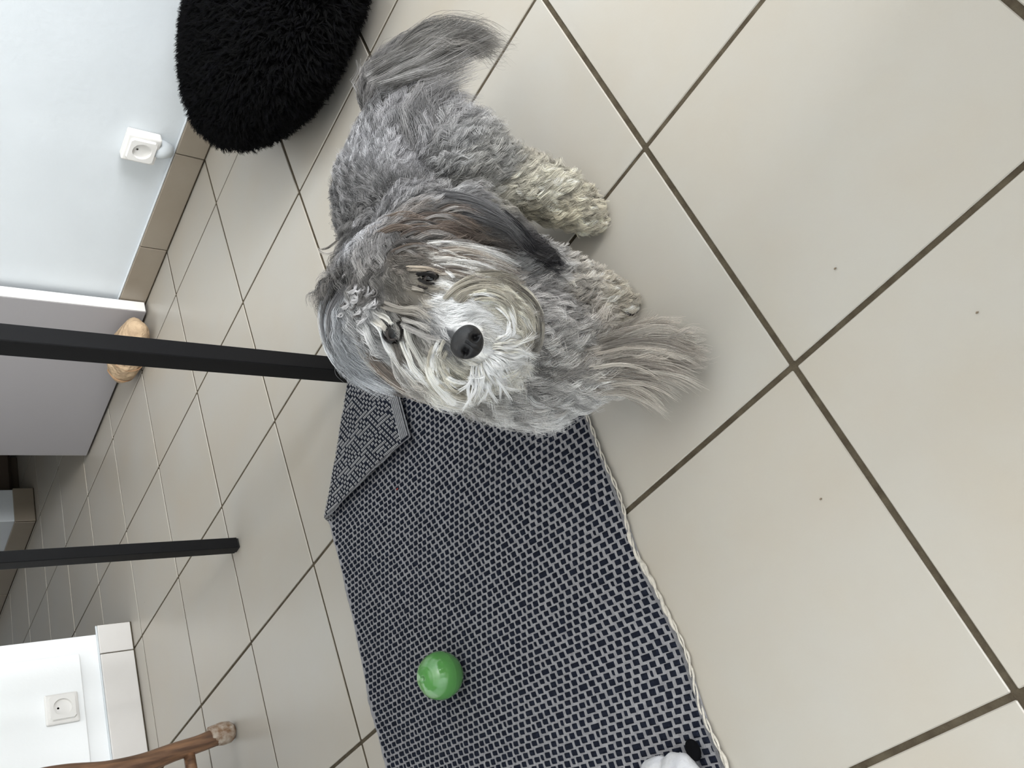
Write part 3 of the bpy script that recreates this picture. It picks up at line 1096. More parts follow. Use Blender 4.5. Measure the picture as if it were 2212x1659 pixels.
# control points: x, y, flow dx, dy, length (tiles), colour, lift, curl, region
# region: 0 body coat, 1 head hair, 2 ear hair, 3 tail plume, 4 beard, 5 leg hair
CTRL = [
    # rump and back
    (900, 245, .6, -.7, .10, (150, 149, 152), .30, .10, 0), (820, 250, -.1, -1, .10, (140, 138, 140), .30, .10, 0),
    (870, 330, .7, -.6, .10, (146, 144, 146), .25, .12, 0), (780, 340, .3, -.9, .10, (150, 149, 152), .25, .12, 0),
    (960, 330, 1, -.4, .10, (150, 149, 148), .30, .12, 0), (850, 430, .6, -.7, .10, (128, 126, 128), .25, .14, 0),
    (940, 420, .9, -.3, .10, (142, 138, 134), .25, .14, 0), (760, 430, -.3, -.8, .10, (118, 116, 116), .30, .16, 0),
    (715, 450, -.8, .1, .10, (96, 93, 90), .35, .20, 0), (720, 540, -.9, .4, .13, (82, 78, 72), .40, .22, 0),
    (740, 590, -.8, .5, .11, (88, 82, 76), .40, .20, 0), (800, 500, -.2, .8, .10, (150, 150, 154), .25, .14, 0),
    # left hind leg
    (1010, 350, 1, .1, .10, (160, 157, 150), .35, .18, 5), (1060, 350, 1, .2, .10, (150, 148, 142), .35, .20, 5),
    (1100, 400, 1, .35, .09, (188, 180, 158), .35, .20, 5), (1180, 400, 1, .3, .085, (196, 188, 164), .40, .22, 5),
    (1200, 450, 1, .5, .085, (190, 178, 148), .40, .22, 5), (1265, 450, .9, .4, .07, (198, 186, 158), .40, .22, 5),
    (1120, 450, .8, .8, .09, (160, 148, 120), .30, .18, 5), (1050, 430, .9, .5, .09, (158, 152, 138), .30, .16, 5),
    # tail
    (812, 225, .2, -1, .16, (96, 92, 88), .25, .05, 3), (790, 190, .1, -1, .20, (112, 108, 106), .30, .05, 3),
    (830, 150, .7, -.6, .30, (122, 118, 114), .28, .04, 3), (850, 190, .9, -.35, .26, (128, 125, 124), .35, .05, 3),
    (880, 115, .95, -.35, .34, (120, 115, 108), .30, .04, 3), (915, 95, .95, -.3, .34, (120, 116, 108), .30, .04, 3),
    # crown and nape
    (930, 430, 1, .05, .12, (150, 148, 148), .30, .08, 1), (880, 470, .9, -.3, .11, (138, 126, 116), .28, .08, 1),
    (930, 490, 1, -.05, .12, (132, 112, 98), .28, .08, 1), (985, 500, 1, .15, .13, (132, 114, 100), .28, .08, 1),
    (830, 510, -.2, .7, .10, (138, 134, 132), .30, .12, 1), (800, 580, -.4, .8, .09, (132, 126, 120), .35, .14, 1),
    (870, 550, .5, .4, .09, (128, 116, 104), .30, .10, 1), (930, 545, 1, .15, .12, (206, 200, 190), .30, .07, 1),
    (1000, 560, 1, .3, .14, (196, 190, 180), .30, .07, 1), (1060, 560, 1, .5, .14, (158, 144, 130), .28, .07, 1),
    (860, 610, .2, .7, .07, (120, 112, 100), .28, .08, 1), (905, 585, .6, .3, .06, (150, 140, 124), .30, .08, 1),
    (900, 625, .7, .4, .065, (150, 138, 118), .32, .05, 1), (880, 655, .8, .5, .06, (140, 130, 116), .20, .06, 1),
    (950, 640, .9, .3, .075, (215, 214, 212), .30, .05, 1), (975, 685, .6, -.2, .065, (250, 250, 250), .34, .03, 1),
    (1005, 690, .7, -.4, .07, (250, 250, 250), .34, .03, 1), (940, 690, .5, .4, .06, (170, 168, 168), .30, .04, 1),
    (965, 725, .2, .6, .05, (120, 120, 124), .28, .04, 1), (925, 735, .1, 1, .07, (160, 154, 146), .20, .05, 1),
    (830, 680, .2, .9, .11, (150, 146, 140), .25, .09, 1), (790, 650, -.1, 1, .10, (170, 168, 168), .35, .16, 1),
    (870, 690, .4, .9, .06, (120, 112, 100), .18, .06, 1), (825, 740, .4, .9, .14, (190, 188, 186), .22, .08, 1),
    (880, 770, .4, .9, .15, (176, 168, 158), .22, .08, 1), (850, 800, .6, .8, .16, (140, 120, 104), .22, .08, 1),
    (800, 770, .5, .85, .16, (136, 112, 96), .22, .06, 1),
    # right ear (left in the picture)
    (712, 628, -.1, 1, .10, (146, 146, 148), .20, .06, 2), (704, 655, .0, 1, .14, (150, 152, 156), .18, .04, 2),
    (735, 640, -.3, .9, .16, (150, 152, 156), .28, .05, 2), (720, 700, .15, 1, .20, (160, 164, 170), .18, .04, 2),
    (745, 760, .55, .85, .20, (130, 130, 132), .18, .04, 2), (800, 810, .8, .6, .18, (140, 130, 124), .18, .05, 2),
    # left ear (right in the picture)
    (1010, 440, 1, .2, .12, (134, 132, 134), .25, .06, 2), (1070, 470, 1, .4, .14, (112, 108, 110), .22, .05, 2),
    (1120, 515, 1, .45, .16, (78, 75, 80), .18, .07, 2), (1155, 545, 1, .25, .16, (48, 46, 54), .15, .10, 2),
    (1050, 520, 1, .4, .12, (118, 106, 98), .22, .05, 2),
    # beard
    (1040, 640, 1, -.05, .14, (216, 208, 186), .26, .05, 4), (1085, 640, .8, .6, .14, (190, 180, 158), .24, .05, 4),
    (1110, 690, .5, .9, .13, (176, 164, 142), .24, .06, 4), (1060, 720, .9, .1, .14, (244, 240, 232), .30, .06, 4),
    (1080, 770, .9, .35, .14, (240, 236, 228), .30, .07, 4), (1050, 800, .7, .7, .13, (210, 200, 176), .28, .07, 4),
    (1000, 800, .3, .9, .12, (204, 194, 168), .26, .07, 4), (950, 790, .1, 1, .14, (212, 204, 184), .24, .06, 4),
    (910, 800, .4, .9, .17, (220, 214, 200), .24, .05, 4), (980, 840, .8, .6, .15, (216, 210, 196), .24, .06, 4),
    (940, 750, -.1, 1, .12, (200, 192, 172), .2, .06, 4), (1045, 765, .7, .5, .12, (246, 243, 238), .3, .05, 4),
    # chest
    (1150, 660, .6, .8, .10, (176, 170, 166), .30, .16, 0), (1180, 730, .9, .4, .11, (178, 172, 166), .30, .14, 0),
    (1210, 790, 1, .1, .12, (180, 172, 164), .25, .10, 0), (1130, 860, .5, .8, .12, (176, 172, 168), .30, .14, 0),
    # left front leg
    (1110, 560, .9, .4, .09, (160, 158, 158), .35, .16, 5), (1180, 560, 1, .2, .085, (172, 168, 164), .38, .18, 5),
    (1170, 620, .9, .5, .085, (170, 165, 162), .35, .18, 5), (1250, 600, 1, .3, .075, (190, 180, 166), .45, .22, 5),
    (1250, 650, .9, .4, .075, (188, 178, 166), .45, .22, 5), (1320, 640, 1, .3, .06, (204, 190, 166), .45, .24, 5),
    (1300, 670, .9, .5, .06, (196, 182, 160), .45, .22, 5),
    # right front leg and lifted paw
    (1160, 880, .6, .8, .15, (196, 194, 192), .30, .12, 5), (1210, 860, .9, .5, .15, (190, 187, 184), .28, .08, 5),
    (1290, 780, 1, -.15, .20, (184, 172, 158), .22, .04, 5), (1290, 830, 1, .3, .18, (188, 182, 174), .25, .05, 5),
    (1360, 760, 1, -.1, .24, (178, 164, 148), .26, .03, 5), (1380, 790, 1, .2, .22, (178, 166, 152), .26, .03, 5),
    (1340, 730, 1, -.45, .22, (178, 164, 148), .28, .03, 5),
]
HID = [
    (0.95, 0.6, 0.5, 0.3, -0.4, -0.8, .10, (112, 108, 104), .3, .15, 0), (0.95, 0.95, 0.55, 0.2, -0.3, -0.9, .10, (110, 106, 102), .3, .15, 0),
    (0.6, 0.3, 0.5, 0.2, -0.8, -0.6, .12, (110, 106, 102), .3, .12, 0), (0.6, 0.9, 0.3, 0.0, -0.3, -1, .12, (150, 144, 136), .2, .12, 0),
    (0.82, 0.6, 0.2, 0.3, -0.2, -1, .08, (140, 132, 118), .3, .2, 5), (0.78, 0.8, 0.06, 0.3, 0.3, -1, .06, (180, 170, 148), .3, .2, 5),
    (0.3, 0.8, 0.25, 0.0, -0.4, -1, .08, (170, 160, 140), .3, .2, 5), (0.5, 1.45, 0.2, 0.3, 0.0, -1, .08, (176, 168, 156), .3, .2, 5),
]

cp, cf = [], []
for c in CTRL:
    p, nn = hit(c[0], c[1])
    cp.append(p)
    # direction on the surface matching the picture direction
    dist = np.linalg.norm(p - np.array(CAMP))
    q = np.array(CAMP) + norm(ray(c[0] + c[2] * 20, c[1] + c[3] * 20)) * dist
    f_ = q - p
    f_ = f_ - nn * np.dot(f_, nn)
    cf.append(f_ / np.linalg.norm(f_))
# hidden far side and underside of the body, in tiles
for (i, j, z, fi, fj, fz, L, colr, lift, curl, reg) in HID:
    h = bvh.find_nearest(T(i, j, z))
    cp.append(np.array(h[0]))
    cf.append(norm(np.array([fi, fj, fz], float)))
    CTRL.append((0, 0, 0, 0, L, colr, lift, curl, reg))
cp, cf = np.array(cp), np.array(cf)
cL = np.array([c[4] for c in CTRL])
cC = np.array([lin(np.array(c[5]) * .58 + np.dot(c[5], (.3, .59, .11)) * .42) * (0.62 + 0.60 * (np.dot(c[5], (.3, .59, .11)) / 255) ** 2) for c in CTRL])
cU = np.array([c[6] for c in CTRL])
cK = np.array([c[7] for c in CTRL])
cR = np.array([c[8] for c in CTRL])


def field(P, pw=5.0):
    out_f, out_L, out_C, out_U, out_K, out_R = [], [], [], [], [], []
    for s0 in range(0, len(P), 20000):
        q = P[s0:s0 + 20000]
        d2 = ((q[:, None, :] - cp[None]) ** 2).sum(-1) + 2e-5
        w = d2 ** (-pw / 2)
        out_R.append(cR[np.argmin(d2, axis=1)])
        w /= w.sum(1, keepdims=True)
        out_f.append(w @ cf)
        out_L.append(w @ cL)
        out_C.append(w @ cC)
        out_U.append(w @ cU)
        out_K.append(w @ cK)
    return [np.concatenate(a) for a in (out_f, out_L, out_C, out_U, out_K, out_R)]


ff_, fL_, fC_, fU_, fK_, fR_ = field(V_)
ca = dm.attributes.new('fur_color', 'FLOAT_COLOR', 'POINT')
c4 = np.ones((len(V_), 4), np.float32)
c4[:, :3] = fC_ * np.clip(0.35 + 0.75 * fC_.mean(1, keepdims=True), 0.35, 0.95)  # shade between the locks is put into this darker colour
ca.data.foreach_set('color', c4.ravel())

rg = np.random.default_rng(5)
camv = np.array(CAMP)
# keep the nose and the eyes free
eyes = [((929, 603), 0.028), ((853, 716), 0.040)]
NOSE = at_d(1010, 740, 2.262)
eye_p = [hit(*e[0])[0] for e in eyes]
nose_p = NOSE * S
muz_p = hit(978, 682)[0]


def clear_w(c):
    w = np.ones(len(c))
    for e, rr in zip(eye_p, (0.0062, 0.0100)):
        w[np.linalg.norm(c - e, axis=1) < rr] = 0
    w[np.linalg.norm(c - nose_p, axis=1) < 0.022] = 0
    w[c[:, 2] < 0.006] *= 0.2
    w[np.linalg.norm(c - muz_p, axis=1) < 0.042] *= 3.5
    return w


NG = 17000
P_, Nn_ = sample_surface(V_, F_, N_, NG, rg, clear_w)
fl_, L_, C_, U_, K_, R_ = field(P_)
MF = fur_material('dog_fur', 0.5, 0.25, 0.12)
# coarse grid of surface normals so that strands can follow the body as they grow
from mathutils.kdtree import KDTree
kd_pts = P_
kd = KDTree(len(kd_pts))
for k in range(len(kd_pts)):
    kd.insert(kd_pts[k], k)
kd.balance()


def follow(pos):
    idx = np.array([kd.find(p)[1] for p in pos])
    return fl_[idx], Nn_[idx]


# name, strands per lock, lock contrast, strand radius, lock width
names = {0: ('body_coat', 20, .55, .00020, .0021), 1: ('head_hair', 26, .45, .00018, .0018), 2: ('ear_hair', 30, .30, .00018, .0022),
         3: ('tail_plume', 34, .30, .00020, .0030), 4: ('beard', 30, .22, .00018, .0018), 5: ('leg_hair', 20, .34, .00020, .0019)}
plabel = {0: 'grey wavy coat', 1: 'grey, brown and white hair of the head', 2: 'long grey ear hair', 3: 'dark grey tail plume', 4: 'cream and white beard', 5: 'cream curly leg hair'}
HAIR = {k: [] for k in names}
for reg, (nm, kids, var, rad_, wid) in names.items():
    s_ = R_ == reg
    k_ = int(s_.sum())
    if k_ == 0:
        continue
    Lm = L_[s_] * S * rg.uniform(0.75, 1.2, k_) * (0.8 if reg == 5 else 1.0)
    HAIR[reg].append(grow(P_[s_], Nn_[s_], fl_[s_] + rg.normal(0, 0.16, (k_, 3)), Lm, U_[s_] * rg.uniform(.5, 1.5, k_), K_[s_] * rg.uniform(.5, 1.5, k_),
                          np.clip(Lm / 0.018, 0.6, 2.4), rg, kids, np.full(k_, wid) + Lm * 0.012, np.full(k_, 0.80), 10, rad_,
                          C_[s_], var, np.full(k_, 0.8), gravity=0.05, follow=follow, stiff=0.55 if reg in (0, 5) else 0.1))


def fur(c, k=0.42):
    c = np.asarray(c, float)
    y = c @ np.array([.3, .59, .11])
    return lin(c * (1 - k) + y * k) * (0.66 + 0.62 * (y / 255) ** 2)


# signature locks: a drawn course over the coat, its strands gathered along it
def lock(reg, pts, n_, width, colr, lift=0.010, rad_=0.0002, spread_tip=0.25, var=0.18, ln=(0.6, 1.06), wave=0.0, npt=16, tip=0.4):
    W_ = []
    last = np.linalg.norm(hit(pts[0][0], pts[0][1])[0] - np.array(CAMP))
    for k, pt in enumerate(pts):
        d = norm(ray(pt[0], pt[1]))
        if len(pt) > 2:
            dist = pt[2] * S
        else:
            h = bvh.ray_cast(CAMP, Vector(d))
            dist = h[3] if h[0] is not None else last
            if last is not None:
                dist = min(max(dist, last - 0.02), last + 0.02)
            last = dist
            dist = dist - (lift * (0.15 if k == 0 else 1.0))
        W_.append(np.array(CAMP) + d * dist)
    W_ = np.array(W_)
    # catmull-rom
    m_ = len(W_)
    tt = np.linspace(0, m_ - 1, npt)
    C = []
    for t in tt:
        k = min(int(t), m_ - 2)
        u = t - k
        p0, p1, p2, p3 = W_[max(k - 1, 0)], W_[k], W_[k + 1], W_[min(k + 2, m_ - 1)]
        C.append(0.5 * ((2 * p1) + (p2 - p0) * u + (2 * p0 - 5 * p1 + 4 * p2 - p3) * u * u + (3 * p1 - p0 - 3 * p2 + p3) * u ** 3))
    C = np.array(C)
    tan = norm(np.gradient(C, axis=0))
    view = norm(C - np.array(CAMP))
    sd = norm(np.cross(tan, view))
    t = np.linspace(0, 1, npt)
    # a few sub-locks
    ns = max(2, n_ // 13)
    sub = rg.normal(0, 1, (ns, 2)) * width * 0.85
    sb = np.exp(rg.normal(0, var, ns))
    ii = rg.integers(0, ns, n_)
    off = sub[ii]
    jit = rg.normal(0, 1, (n_, 2)) * width * 0.30
    fa = rg.normal(0, 1, (n_, 1, 3)) * np.linalg.norm(W_[-1] - W_[0]) * 0.035
    prof = (1 - (1 - spread_tip) * t ** 1.5)
    ph = rg.random(ns) * 6.28
    wv = wave * np.sin(t[None] * 9 + ph[ii][:, None]) * t[None]
    o1 = off[:, :1] * prof[None] + jit[:, :1] * (1 - 0.6 * t)[None] + wv
    o2 = (off[:, 1:] * prof[None] + jit[:, 1:] * (1 - 0.6 * t)[None]) * 0.5
    Q = C[None] + sd[None] * o1[..., None] + np.cross(sd, tan)[None] * o2[..., None] + fa * (t ** 1.5)[None, :, None]
    st = rg.uniform(0, 0.12, n_)
    en = rg.uniform(*ln, n_)
    # resample each strand on [st, en]
    q_ = st[:, None] + (en - st)[:, None] * t[None]
    q_ = np.clip(q_, 0, 1) * (npt - 1)
    k0 = np.minimum(q_.astype(int), npt - 2)
    fr = (q_ - k0)[..., None]
    rows = np.arange(n_)[:, None]
    Q = Q[rows, k0] * (1 - fr) + Q[rows, k0 + 1] * fr
    rd = rad_ * (1 - 0.75 * t ** 2)[None] * rg.uniform(.7, 1.25, (n_, 1))
    cc = fur(colr)[None] * (sb[ii] * np.exp(rg.normal(0, .14, n_)))[:, None]
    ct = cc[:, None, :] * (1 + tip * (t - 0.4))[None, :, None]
    Q[..., 2] = np.maximum(Q[..., 2], 0.002)
    HAIR[reg].append((Q, rd, np.clip(ct, .004, .93)))


DKE, SIL, WHT, CRM, BRN, GRY, TAN = (44, 42, 48), (168, 170, 176), (236, 232, 226), (212, 204, 180), (140, 116, 98), (150, 147, 146), (182, 168, 150)
# left ear (right in the picture): dark glossy locks that curl up at the tip
for dx, dy, cl in ((0, 0, DKE), (6, 8, (70, 68, 74)), (-4, -8, (58, 56, 62)), (2, 14, (52, 50, 56)), (-10, 4, (96, 92, 94))):
    lock(2, [(1080 + dx, 465 + dy), (1120 + dx, 500 + dy), (1150 + dx, 532 + dy), (1178 + dx, 545 + dy), (1200 + dx, 556 + dy), (1206 + dx, 572 + dy * .4)], 150, 0.0032, cl, lift=0.008)
for k in range(9):
    lock(2, [(930 + 12 * k, 420 + 5 * k), (1000 + 9 * k, 425 + 7 * k), (1060 + 8 * k, 450 + 8 * k), (1105 + 5 * k, 490 + 6 * k)], 120, 0.004, (128 - 5 * k, 126 - 5 * k, 128 - 5 * k), lift=0.008)
# right ear (left in the picture): long silver fall bending towards the chin
for k in range(14):
    a = k / 13
    lock(2, [(752 - 40 * a, 622 + 6 * a), (722 - 22 * a, 668 + 4 * a), (718 - 16 * a, 715), (742 - 20 * a, 762 + 6 * a), (790 - 14 * a, 806 + 10 * a), (850 - 6 * a, 836 + 10 * a)],
         110, 0.0034, ((190, 194, 202) if k % 3 else (226, 228, 232)) if k > 4 else (132, 130, 132), lift=0.006, wave=0.002)
for k in range(8):
    a = k / 7
    lock(2, [(770 + 30 * a, 720 + 12 * a), (790 + 30 * a, 770 + 8 * a), (830 + 30 * a, 812 + 8 * a), (885 + 26 * a, 846 + 6 * a), (945 + 16 * a, 862 + 2 * a)], 100, 0.0030, (BRN if k < 3 else (150, 138, 126)) if k % 2 else (196, 188, 176),
         lift=0.008, wave=0.002)
# curly light hair at the base of the right ear
for k in range(26):
    x, y = 745 + rg.uniform(0, 75), 610 + rg.uniform(0, 70)
    an = rg.uniform(0.6, 2.6)
    lock(1, [(x, y), (x + 14 * math.cos(an), y + 14 * math.sin(an)), (x + 20 * math.cos(an + .8), y + 26 * math.sin(an + .3))], 50, 0.0018, (188, 184, 184) if k % 3 else (120, 114, 110), lift=0.008, wave=0.0015)
# locks around the right eye (855, 715)
for (pp, cl) in (([(800, 690), (822, 712), (836, 748), (870, 790), (905, 826)], WHT), ([(812, 676), (838, 690), (846, 700)], (214, 208, 196)), ([(806, 684), (826, 700), (838, 722)], (206, 198, 184)),
                 ([(790, 700), (800, 735), (830, 775), (880, 820), (930, 850)], (206, 204, 202)), ([(880, 700), (884, 735), (905, 775), (925, 805)], (206, 202, 192)),
                 ([(868, 735), (880, 768), (896, 800), (930, 832)], (222, 218, 208)), ([(850, 760), (868, 792), (900, 828), (960, 858)], (196, 188, 176)),
                 ([(780, 730), (800, 770), (845, 815), (905, 848), (960, 868)], (150, 132, 118)), ([(822, 655), (862, 668), (900, 672), (930, 690)], (168, 158, 144)),
                 ([(868, 690), (900, 700), (930, 712)], (176, 170, 162)),
                 ([(865, 700), (895, 716), (925, 730), (955, 734)], (176, 170, 164)), ([(850, 735), (862, 770), (880, 800)], (112, 104, 94))):
    lock(1, pp, 90, 0.0020, cl, lift=0.010, wave=0.001)
# brow and forehead: white and brown locks sweeping over the left eye to the cheek
for k in range(26):
    a = rg.random()
    x0, y0 = 895 + 90 * rg.random(), 535 + 55 * a
    cl = [(228, 224, 218), (196, 182, 166), (158, 138, 120), (206, 200, 192), (140, 126, 114)][k % 5]
    lock(1, [(x0, y0), (x0 + 45, y0 - 6 + 8 * a), (x0 + 95, y0 + 4 + 10 * a), (x0 + 140, y0 + 26 + 10 * a)], 40, 0.0026, cl, lift=0.008, wave=0.001)
for k in range(34):
    x0, y0 = 810 + 140 * rg.random(), 455 + 95 * rg.random()
    lock(1, [(x0, y0), (x0 + 35, y0 - 16), (x0 + 75, y0 - 14), (x0 + 110, y0 + 4)], 44, 0.0026, [BRN, (120, 100, 88), (160, 152, 146), (104, 98, 94)][k % 4], lift=0.008, wave=0.001)
for (pp, cl) in (([(878, 582), (905, 582), (930, 584), (955, 592)], (176, 156, 132)), ([(900, 596), (915, 594), (932, 596), (948, 604)], (30, 26, 24)), ([(904, 602), (920, 612), (940, 612)], (40, 34, 30)), ([(902, 618), (915, 622), (925, 621)], (60, 50, 44)), ([(845, 700), (840, 716), (846, 734)], (32, 28, 26)), ([(858, 694), (868, 712), (864, 738)], (38, 32, 30)), ([(890, 625), (915, 628)], (176, 164, 146)),
                 ([(930, 575), (955, 582), (980, 600)], (228, 222, 212))):
    lock(1, pp, 60, 0.0014, cl, lift=0.006)
# beard: arcs from the white muzzle round the cheek to the chin
def arc_lock(cx, cy, r, a0, sweep, grow_, cl, n_=34, w_=0.0026, lf=0.010):
    pp = []
    cx, cy = cx + rg.normal(0, 8), cy + rg.normal(0, 8)
    for q in range(5):
        u = q / 4
        an = math.radians(a0 + sweep * u)
        pp.append((cx + r * (1 + grow_ * u) * math.cos(an), cy + r * (1 + grow_ * u) * 0.95 * math.sin(an)))
    lock(4, pp, n_, w_, cl, lift=lf, ln=(.5, 1.06), var=.22)


for k in range(64):
    u = rg.random()
    r = 62 + 46 * rg.random() ** .8
    a0 = -150 + 135 * u
    cl = [(236, 230, 214), (206, 196, 172), (176, 166, 146), (146, 136, 120)][min(3, int(rg.random() * 2.2 + 1.9 * (r - 62) / 46))]
    arc_lock(1046, 706, r, a0, 45 + 40 * rg.random(), 0.08, cl)
for k in range(48):
    u = rg.random()
    r = 52 + 46 * rg.random()
    cl = [(226, 220, 204), (212, 204, 184), (190, 180, 158), (238, 234, 224)][int(rg.random() * 4)]
    arc_lock(1012, 775, r, 215 - 110 * u, -(40 + 45 * rg.random()), 0.06, cl)
for k in range(90):
    an = -0.5 + 2.3 * rg.random()
    r0 = 30 + 34 * rg.random()
    L1 = 34 + 44 * rg.random()
    an2 = an + 0.35 * rg.normal()
    x0, y0 = 1030 + r0 * math.cos(an), 752 + r0 * math.sin(an)
    cl = [(250, 248, 246), (240, 237, 231), (226, 220, 206)][int(rg.random() * 3)]
    lock(4, [(x0, y0), (x0 + L1 * .5 * math.cos(an), y0 + L1 * .5 * math.sin(an)), (x0 + L1 * math.cos(an2), y0 + L1 * math.sin(an2))],
         26, 0.0015, cl, lift=0.013, ln=(.6, 1.1))
for dy in (0, 6, 12):
    lock(4, [(915 + dy, 770), (925 + dy, 812), (950 + dy, 846), (980 + dy * .5, 872)], 90, 0.0022, (232, 228, 216), lift=0.012)
# lifted paw: long fine wisps fanning out
for k in range(30):
    a = k / 29
    x0, y0 = 1270 + 70 * rg.random(), 735 + 110 * a
    dx = 150 + 55 * rg.random() - 60 * abs(a - 0.35)
    lock(5, [(x0, y0), (x0 + dx * .4, y0 - 22 + 24 * a), (x0 + dx * .75, y0 - 26 + 50 * a, ), (x0 + dx, y0 - 12 + 66 * a)], 60, 0.0055, [(176, 162, 146), (196, 184, 168), (158, 144, 130)][k % 3],
         lift=0.006, spread_tip=0.9, ln=(.5, 1.05), rad_=0.00016)
for k in range(10):
    x0, y0 = 1110 + 60 * rg.random(), 850 + 40 * rg.random()
    lock(5, [(x0, y0), (x0 + 20, y0 + 20), (x0 + 50, y0 + 24), (x0 + 74, y0 + 8)], 80, 0.0026, (208, 206, 204) if k % 2 else (178, 174, 170), lift=0.008)
# tail: wide soft fan
for k in range(30):
    a = k / 29
    x0, y0 = 790 + 60 * rg.random(), 150 + 75 * a
    L1 = 150 + 60 * rg.random()
    cl = [(120, 116, 110), (100, 96, 92), (150, 146, 142)][k % 3]
    lock(3, [(x0, y0), (x0 + L1 * .35, y0 - 34 + 20 * a), (x0 + L1 * .75, y0 - 72 + 36 * a), (x0 + L1 * 1.1, y0 - 112 + 50 * a)], 80, 0.0060, cl, lift=0.004, spread_tip=1.0, ln=(.5, 1.05), wave=0.002)
# straggling curls on the flank at the left edge
for (pp, cl) in (([(735, 540), (712, 548), (694, 546), (684, 536)], (176, 168, 156)), ([(730, 520), (708, 536), (690, 540)], (120, 112, 102)), ([(738, 570), (716, 586), (706, 574)], (86, 78, 70)),
                 ([(780, 460), (765, 480), (770, 505), (785, 520)], (206, 206, 210)), ([(790, 470), (772, 492), (776, 520)], (200, 200, 204))):
    lock(0, pp, 40, 0.0014, cl, lift=0.010)


for reg, (nm, kids, var, rad_, wid) in names.items():
    groups_ = {}
    for Q, rd, ct in HAIR[reg]:
        groups_.setdefault(Q.shape[1], []).append((Q, rd, ct))
    # one object per region: bring every strand to the same number of points
    nmax = max(groups_)
    QQ, RR, CCc = [], [], []
    for n0, L0 in groups_.items():
        for Q, rd, ct in L0:
            if n0 != nmax:
                x = np.linspace(0, n0 - 1, nmax)
                k0 = np.minimum(x.astype(int), n0 - 2)
                fr = x - k0
                Q = Q[:, k0] * (1 - fr)[None, :, None] + Q[:, k0 + 1] * fr[None, :, None]
                rd = rd[:, k0] * (1 - fr)[None] + rd[:, k0 + 1] * fr[None]
                ct = ct[:, k0] * (1 - fr)[None, :, None] + ct[:, k0 + 1] * fr[None, :, None]
            QQ.append(Q)
            RR.append(rd)
            CCc.append(ct)
    o = add_hair(nm, np.concatenate(QQ), np.concatenate(RR), np.concatenate(CCc), MF, dog)
    o['label'] = plabel[reg]


# nose leather
nm_ = mat('black_nose_leather', (13, 13, 16), rough=0.46, spec=0.5, bump=0.5, bump_scale=420, bump_dist=0.0008)
Fd = norm(np.array(CC) - NOSE)                       # towards the photographer
upim = at_d(1010 - 118 * .3, 740 - 80 * .3, 2.262) - NOSE
upim = norm(upim - Fd * np.dot(upim, Fd))
rt = np.cross(upim, Fd)
NM = Matrix(((rt[0], upim[0], Fd[0], 0), (rt[1], upim[1], Fd[1], 0), (rt[2], upim[2], Fd[2], 0), (0, 0, 0, 1)))
bm = bmesh.new()
bmesh.ops.create_icosphere(bm, subdivisions=5, radius=1.0)
for v in bm.verts:
    p = v.co.copy()
    x, y, z = p.x, p.y, p.z
    wx = 0.0475 * (1 + 0.10 * y)
    q = Vector((x * wx, y * 0.043, z * 0.040))
    # nostrils: two round pits low on the front, with a slit to the side
    for sx in (-1, 1):
        dd = math.hypot((q.x - sx * 0.021) / 1.0, (q.y + 0.008) / 1.0)
        if z > 0:
            q.z -= 0.026 * math.exp(-(dd / 0.0085) ** 2)
        dd2 = math.hypot((q.x - sx * 0.034) / 1.5, (q.y + 0.014) / 0.6)
        if z > -0.2:
            q.z -= 0.010 * math.exp(-(dd2 / 0.008) ** 2)
    # groove in the middle
    if z > 0 and y < 0.15:
        q.z -= 0.006 * math.exp(-(q.x / 0.0028) ** 2)
    v.co = NM @ q + Vector(NOSE)
o = obj('nose', bm, nm_, None, smooth=True)
o.parent = dog
o['label'] = 'black leathery nose with two nostrils'

# eyes
em = mat('dark_eye', (8, 6, 5), rough=0.12, spec=0.35)
lidm = mat('dark_eyelid', (38, 30, 26), rough=0.6)
for (e, rr), ep in zip(eyes, eye_p):
    d = norm(np.array(CAMP) - ep)
    c = ep + d * 0.0004 - d * rr * S * 0.80
    bm = bmesh.new()
    bmesh.ops.create_icosphere(bm, subdivisions=4, radius=rr * S, matrix=Matrix.Translation(tuple(c)))
    o = obj('eye', bm, em, None, smooth=True, tilescale=False)
    o.parent = dog
    # lids: a ring around the visible disc
    a1 = norm(np.cross(d, upim))
    a2 = np.cross(a1, d)
    cc = c + d * rr * S * 0.78
    pts = [tuple((cc + (a1 * math.cos(t) * rr * S * 0.66 + a2 * math.sin(t) * rr * S * 0.42)) / S) for t in np.linspace(0, 2 * math.pi, 21)]
    bm = bmesh.new()
    tube(bm, pts, 0.0050, 6, cap=False)
    o2 = obj('eyelid', bm, lidm, None, smooth=True)
    o2.parent = o

# claws on the standing front paw and the hind paw
cm_ = mat('dark_claw', (40, 32, 28), rough=0.35)
for (x, y) in ((1362, 664), (1366, 677), (1358, 650), (1300, 482), (1306, 470)):
    p = at_z(x, y, 0.03)
    q = at_z(x - 16, y - 4, 0.055)
    tip = at_z(x + 7, y + 2, 0.012)
    bm = bmesh.new()
    tube(bm, [q, p, tip], [0.013, 0.011, 0.003], 8)
    o = obj('claw', bm, cm_, None, smooth=True)
    o.parent = dog

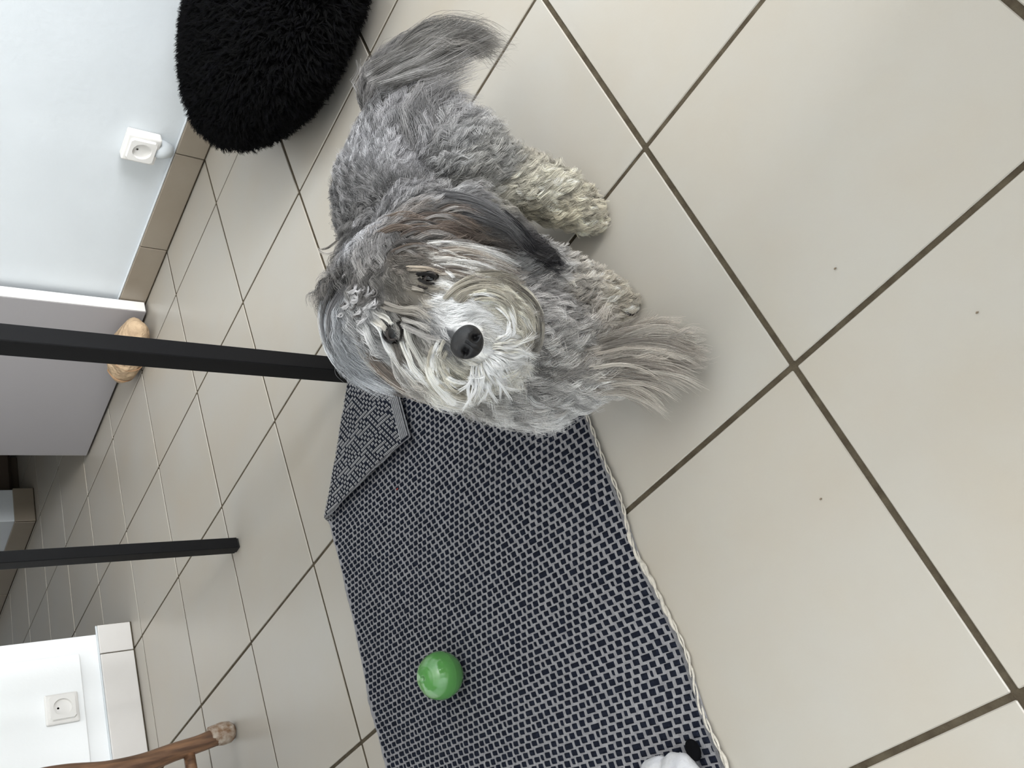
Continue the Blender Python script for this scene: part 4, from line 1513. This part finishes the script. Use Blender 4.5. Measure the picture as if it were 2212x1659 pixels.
# ================================================================= plush toy scrap at the near end of the rug
bm = bmesh.new()
bmesh.ops.create_icosphere(bm, subdivisions=5, radius=1.0)
for v in bm.verts:
    p = v.co.copy()
    w_ = 1 + 0.08 * math.sin(5 * p.x + 2) * math.cos(4 * p.y) + 0.05 * math.sin(7 * p.y + 3 * p.x) + 0.02 * math.sin(13 * p.x - 7 * p.y)
    crease = 0.22 * math.exp(-((p.x - 0.1 - 0.2 * p.y) / 0.10) ** 2) if p.z > 0 else 0
    v.co = Vector((1.08 + p.x * 0.135 * w_, 2.885 + p.y * 0.155 * w_, max(0.068 + p.z * 0.055 * (w_ - crease), 0.026)))
tm = mat('off_white_plush', (192, 191, 190), rough=0.95, bump=0.8, bump_scale=120, color2=(180, 180, 184), var_scale=40, bump_dist=0.003)
toy = tag(obj('plush_toy', bm, tm, smooth=True), 'small off-white plush toy with a black patch on the near end of the rug', 'toy')
for (px, py, rx, ry, nm) in ((1492, 1622, 0.034, 0.026, 'black_patch'),):
    c = at_z(px, py, 0.055)
    bm = bmesh.new()
    bmesh.ops.create_icosphere(bm, subdivisions=3, radius=1.0)
    for v in bm.verts:
        v.co = Vector((c[0] + v.co.x * ry, c[1] + v.co.y * rx, max(c[2] - 0.012 + v.co.z * 0.018, 0.027)))
    o = obj(nm, bm, mat('black_felt', (6, 6, 8), rough=0.95, spec=0.1), None, smooth=True)
    o.parent = toy
V_, F_, N_ = mesh_arrays(toy.data)
P_, Nn_ = sample_surface(V_, F_, N_, 500, rg)
g_ = len(P_)
one = np.ones(g_)
Q, rd, ct = grow(P_, Nn_, rg.normal(0, 1, (g_, 3)), one * 0.0045, one * 0.35, one * 0.2, one * 1.0, rg, 14, one * 0.0015, one * 0.7, 5, 0.00022,
                 np.tile(lin((188, 187, 186)), (g_, 1)), 0.12, one * 0.3)
Q[..., 2] = np.maximum(Q[..., 2], 0.0085)
add_hair('plush_pile', Q, rd, ct, fur_material('plush_fur', 0.7, 0.1, 0.1), toy)

# a few crumbs on the tiles
crm = mat('dark_crumb', (120, 106, 88), rough=0.9)
for (x, y, lb) in ((2110, 675, 'dark crumb on the tile at the far right of the picture'), (1803, 580, 'thin dark crumb on the large tile above the crossing'),
                   (1772, 1078, 'tiny dark crumb on the tile right of the rug')):
    c = at_z(x, y, 0.004)
    bm = bmesh.new()
    bmesh.ops.create_icosphere(bm, subdivisions=2, radius=1.0)
    for v in bm.verts:
        n_ = 1 + 0.3 * math.sin(5 * v.co.x + x) * math.cos(4 * v.co.y)
        v.co = Vector((c[0] + v.co.x * 0.0042 * n_, c[1] + v.co.y * 0.0025 * n_, 0.0028 + v.co.z * 0.0024))
    tag(obj('crumb', bm, crm), lb, 'crumb')
c = at_z(858, 1056, 0.028)
bm = bmesh.new()
tube(bm, [(c[0] - .006, c[1], c[2]), (c[0], c[1] + .003, c[2] + .003), (c[0] + .006, c[1], c[2])], 0.003, 6)
tag(obj('thread', bm, mat('red_thread', (150, 50, 40), rough=0.8)), 'tiny red thread on the dark part of the rug', 'thread')
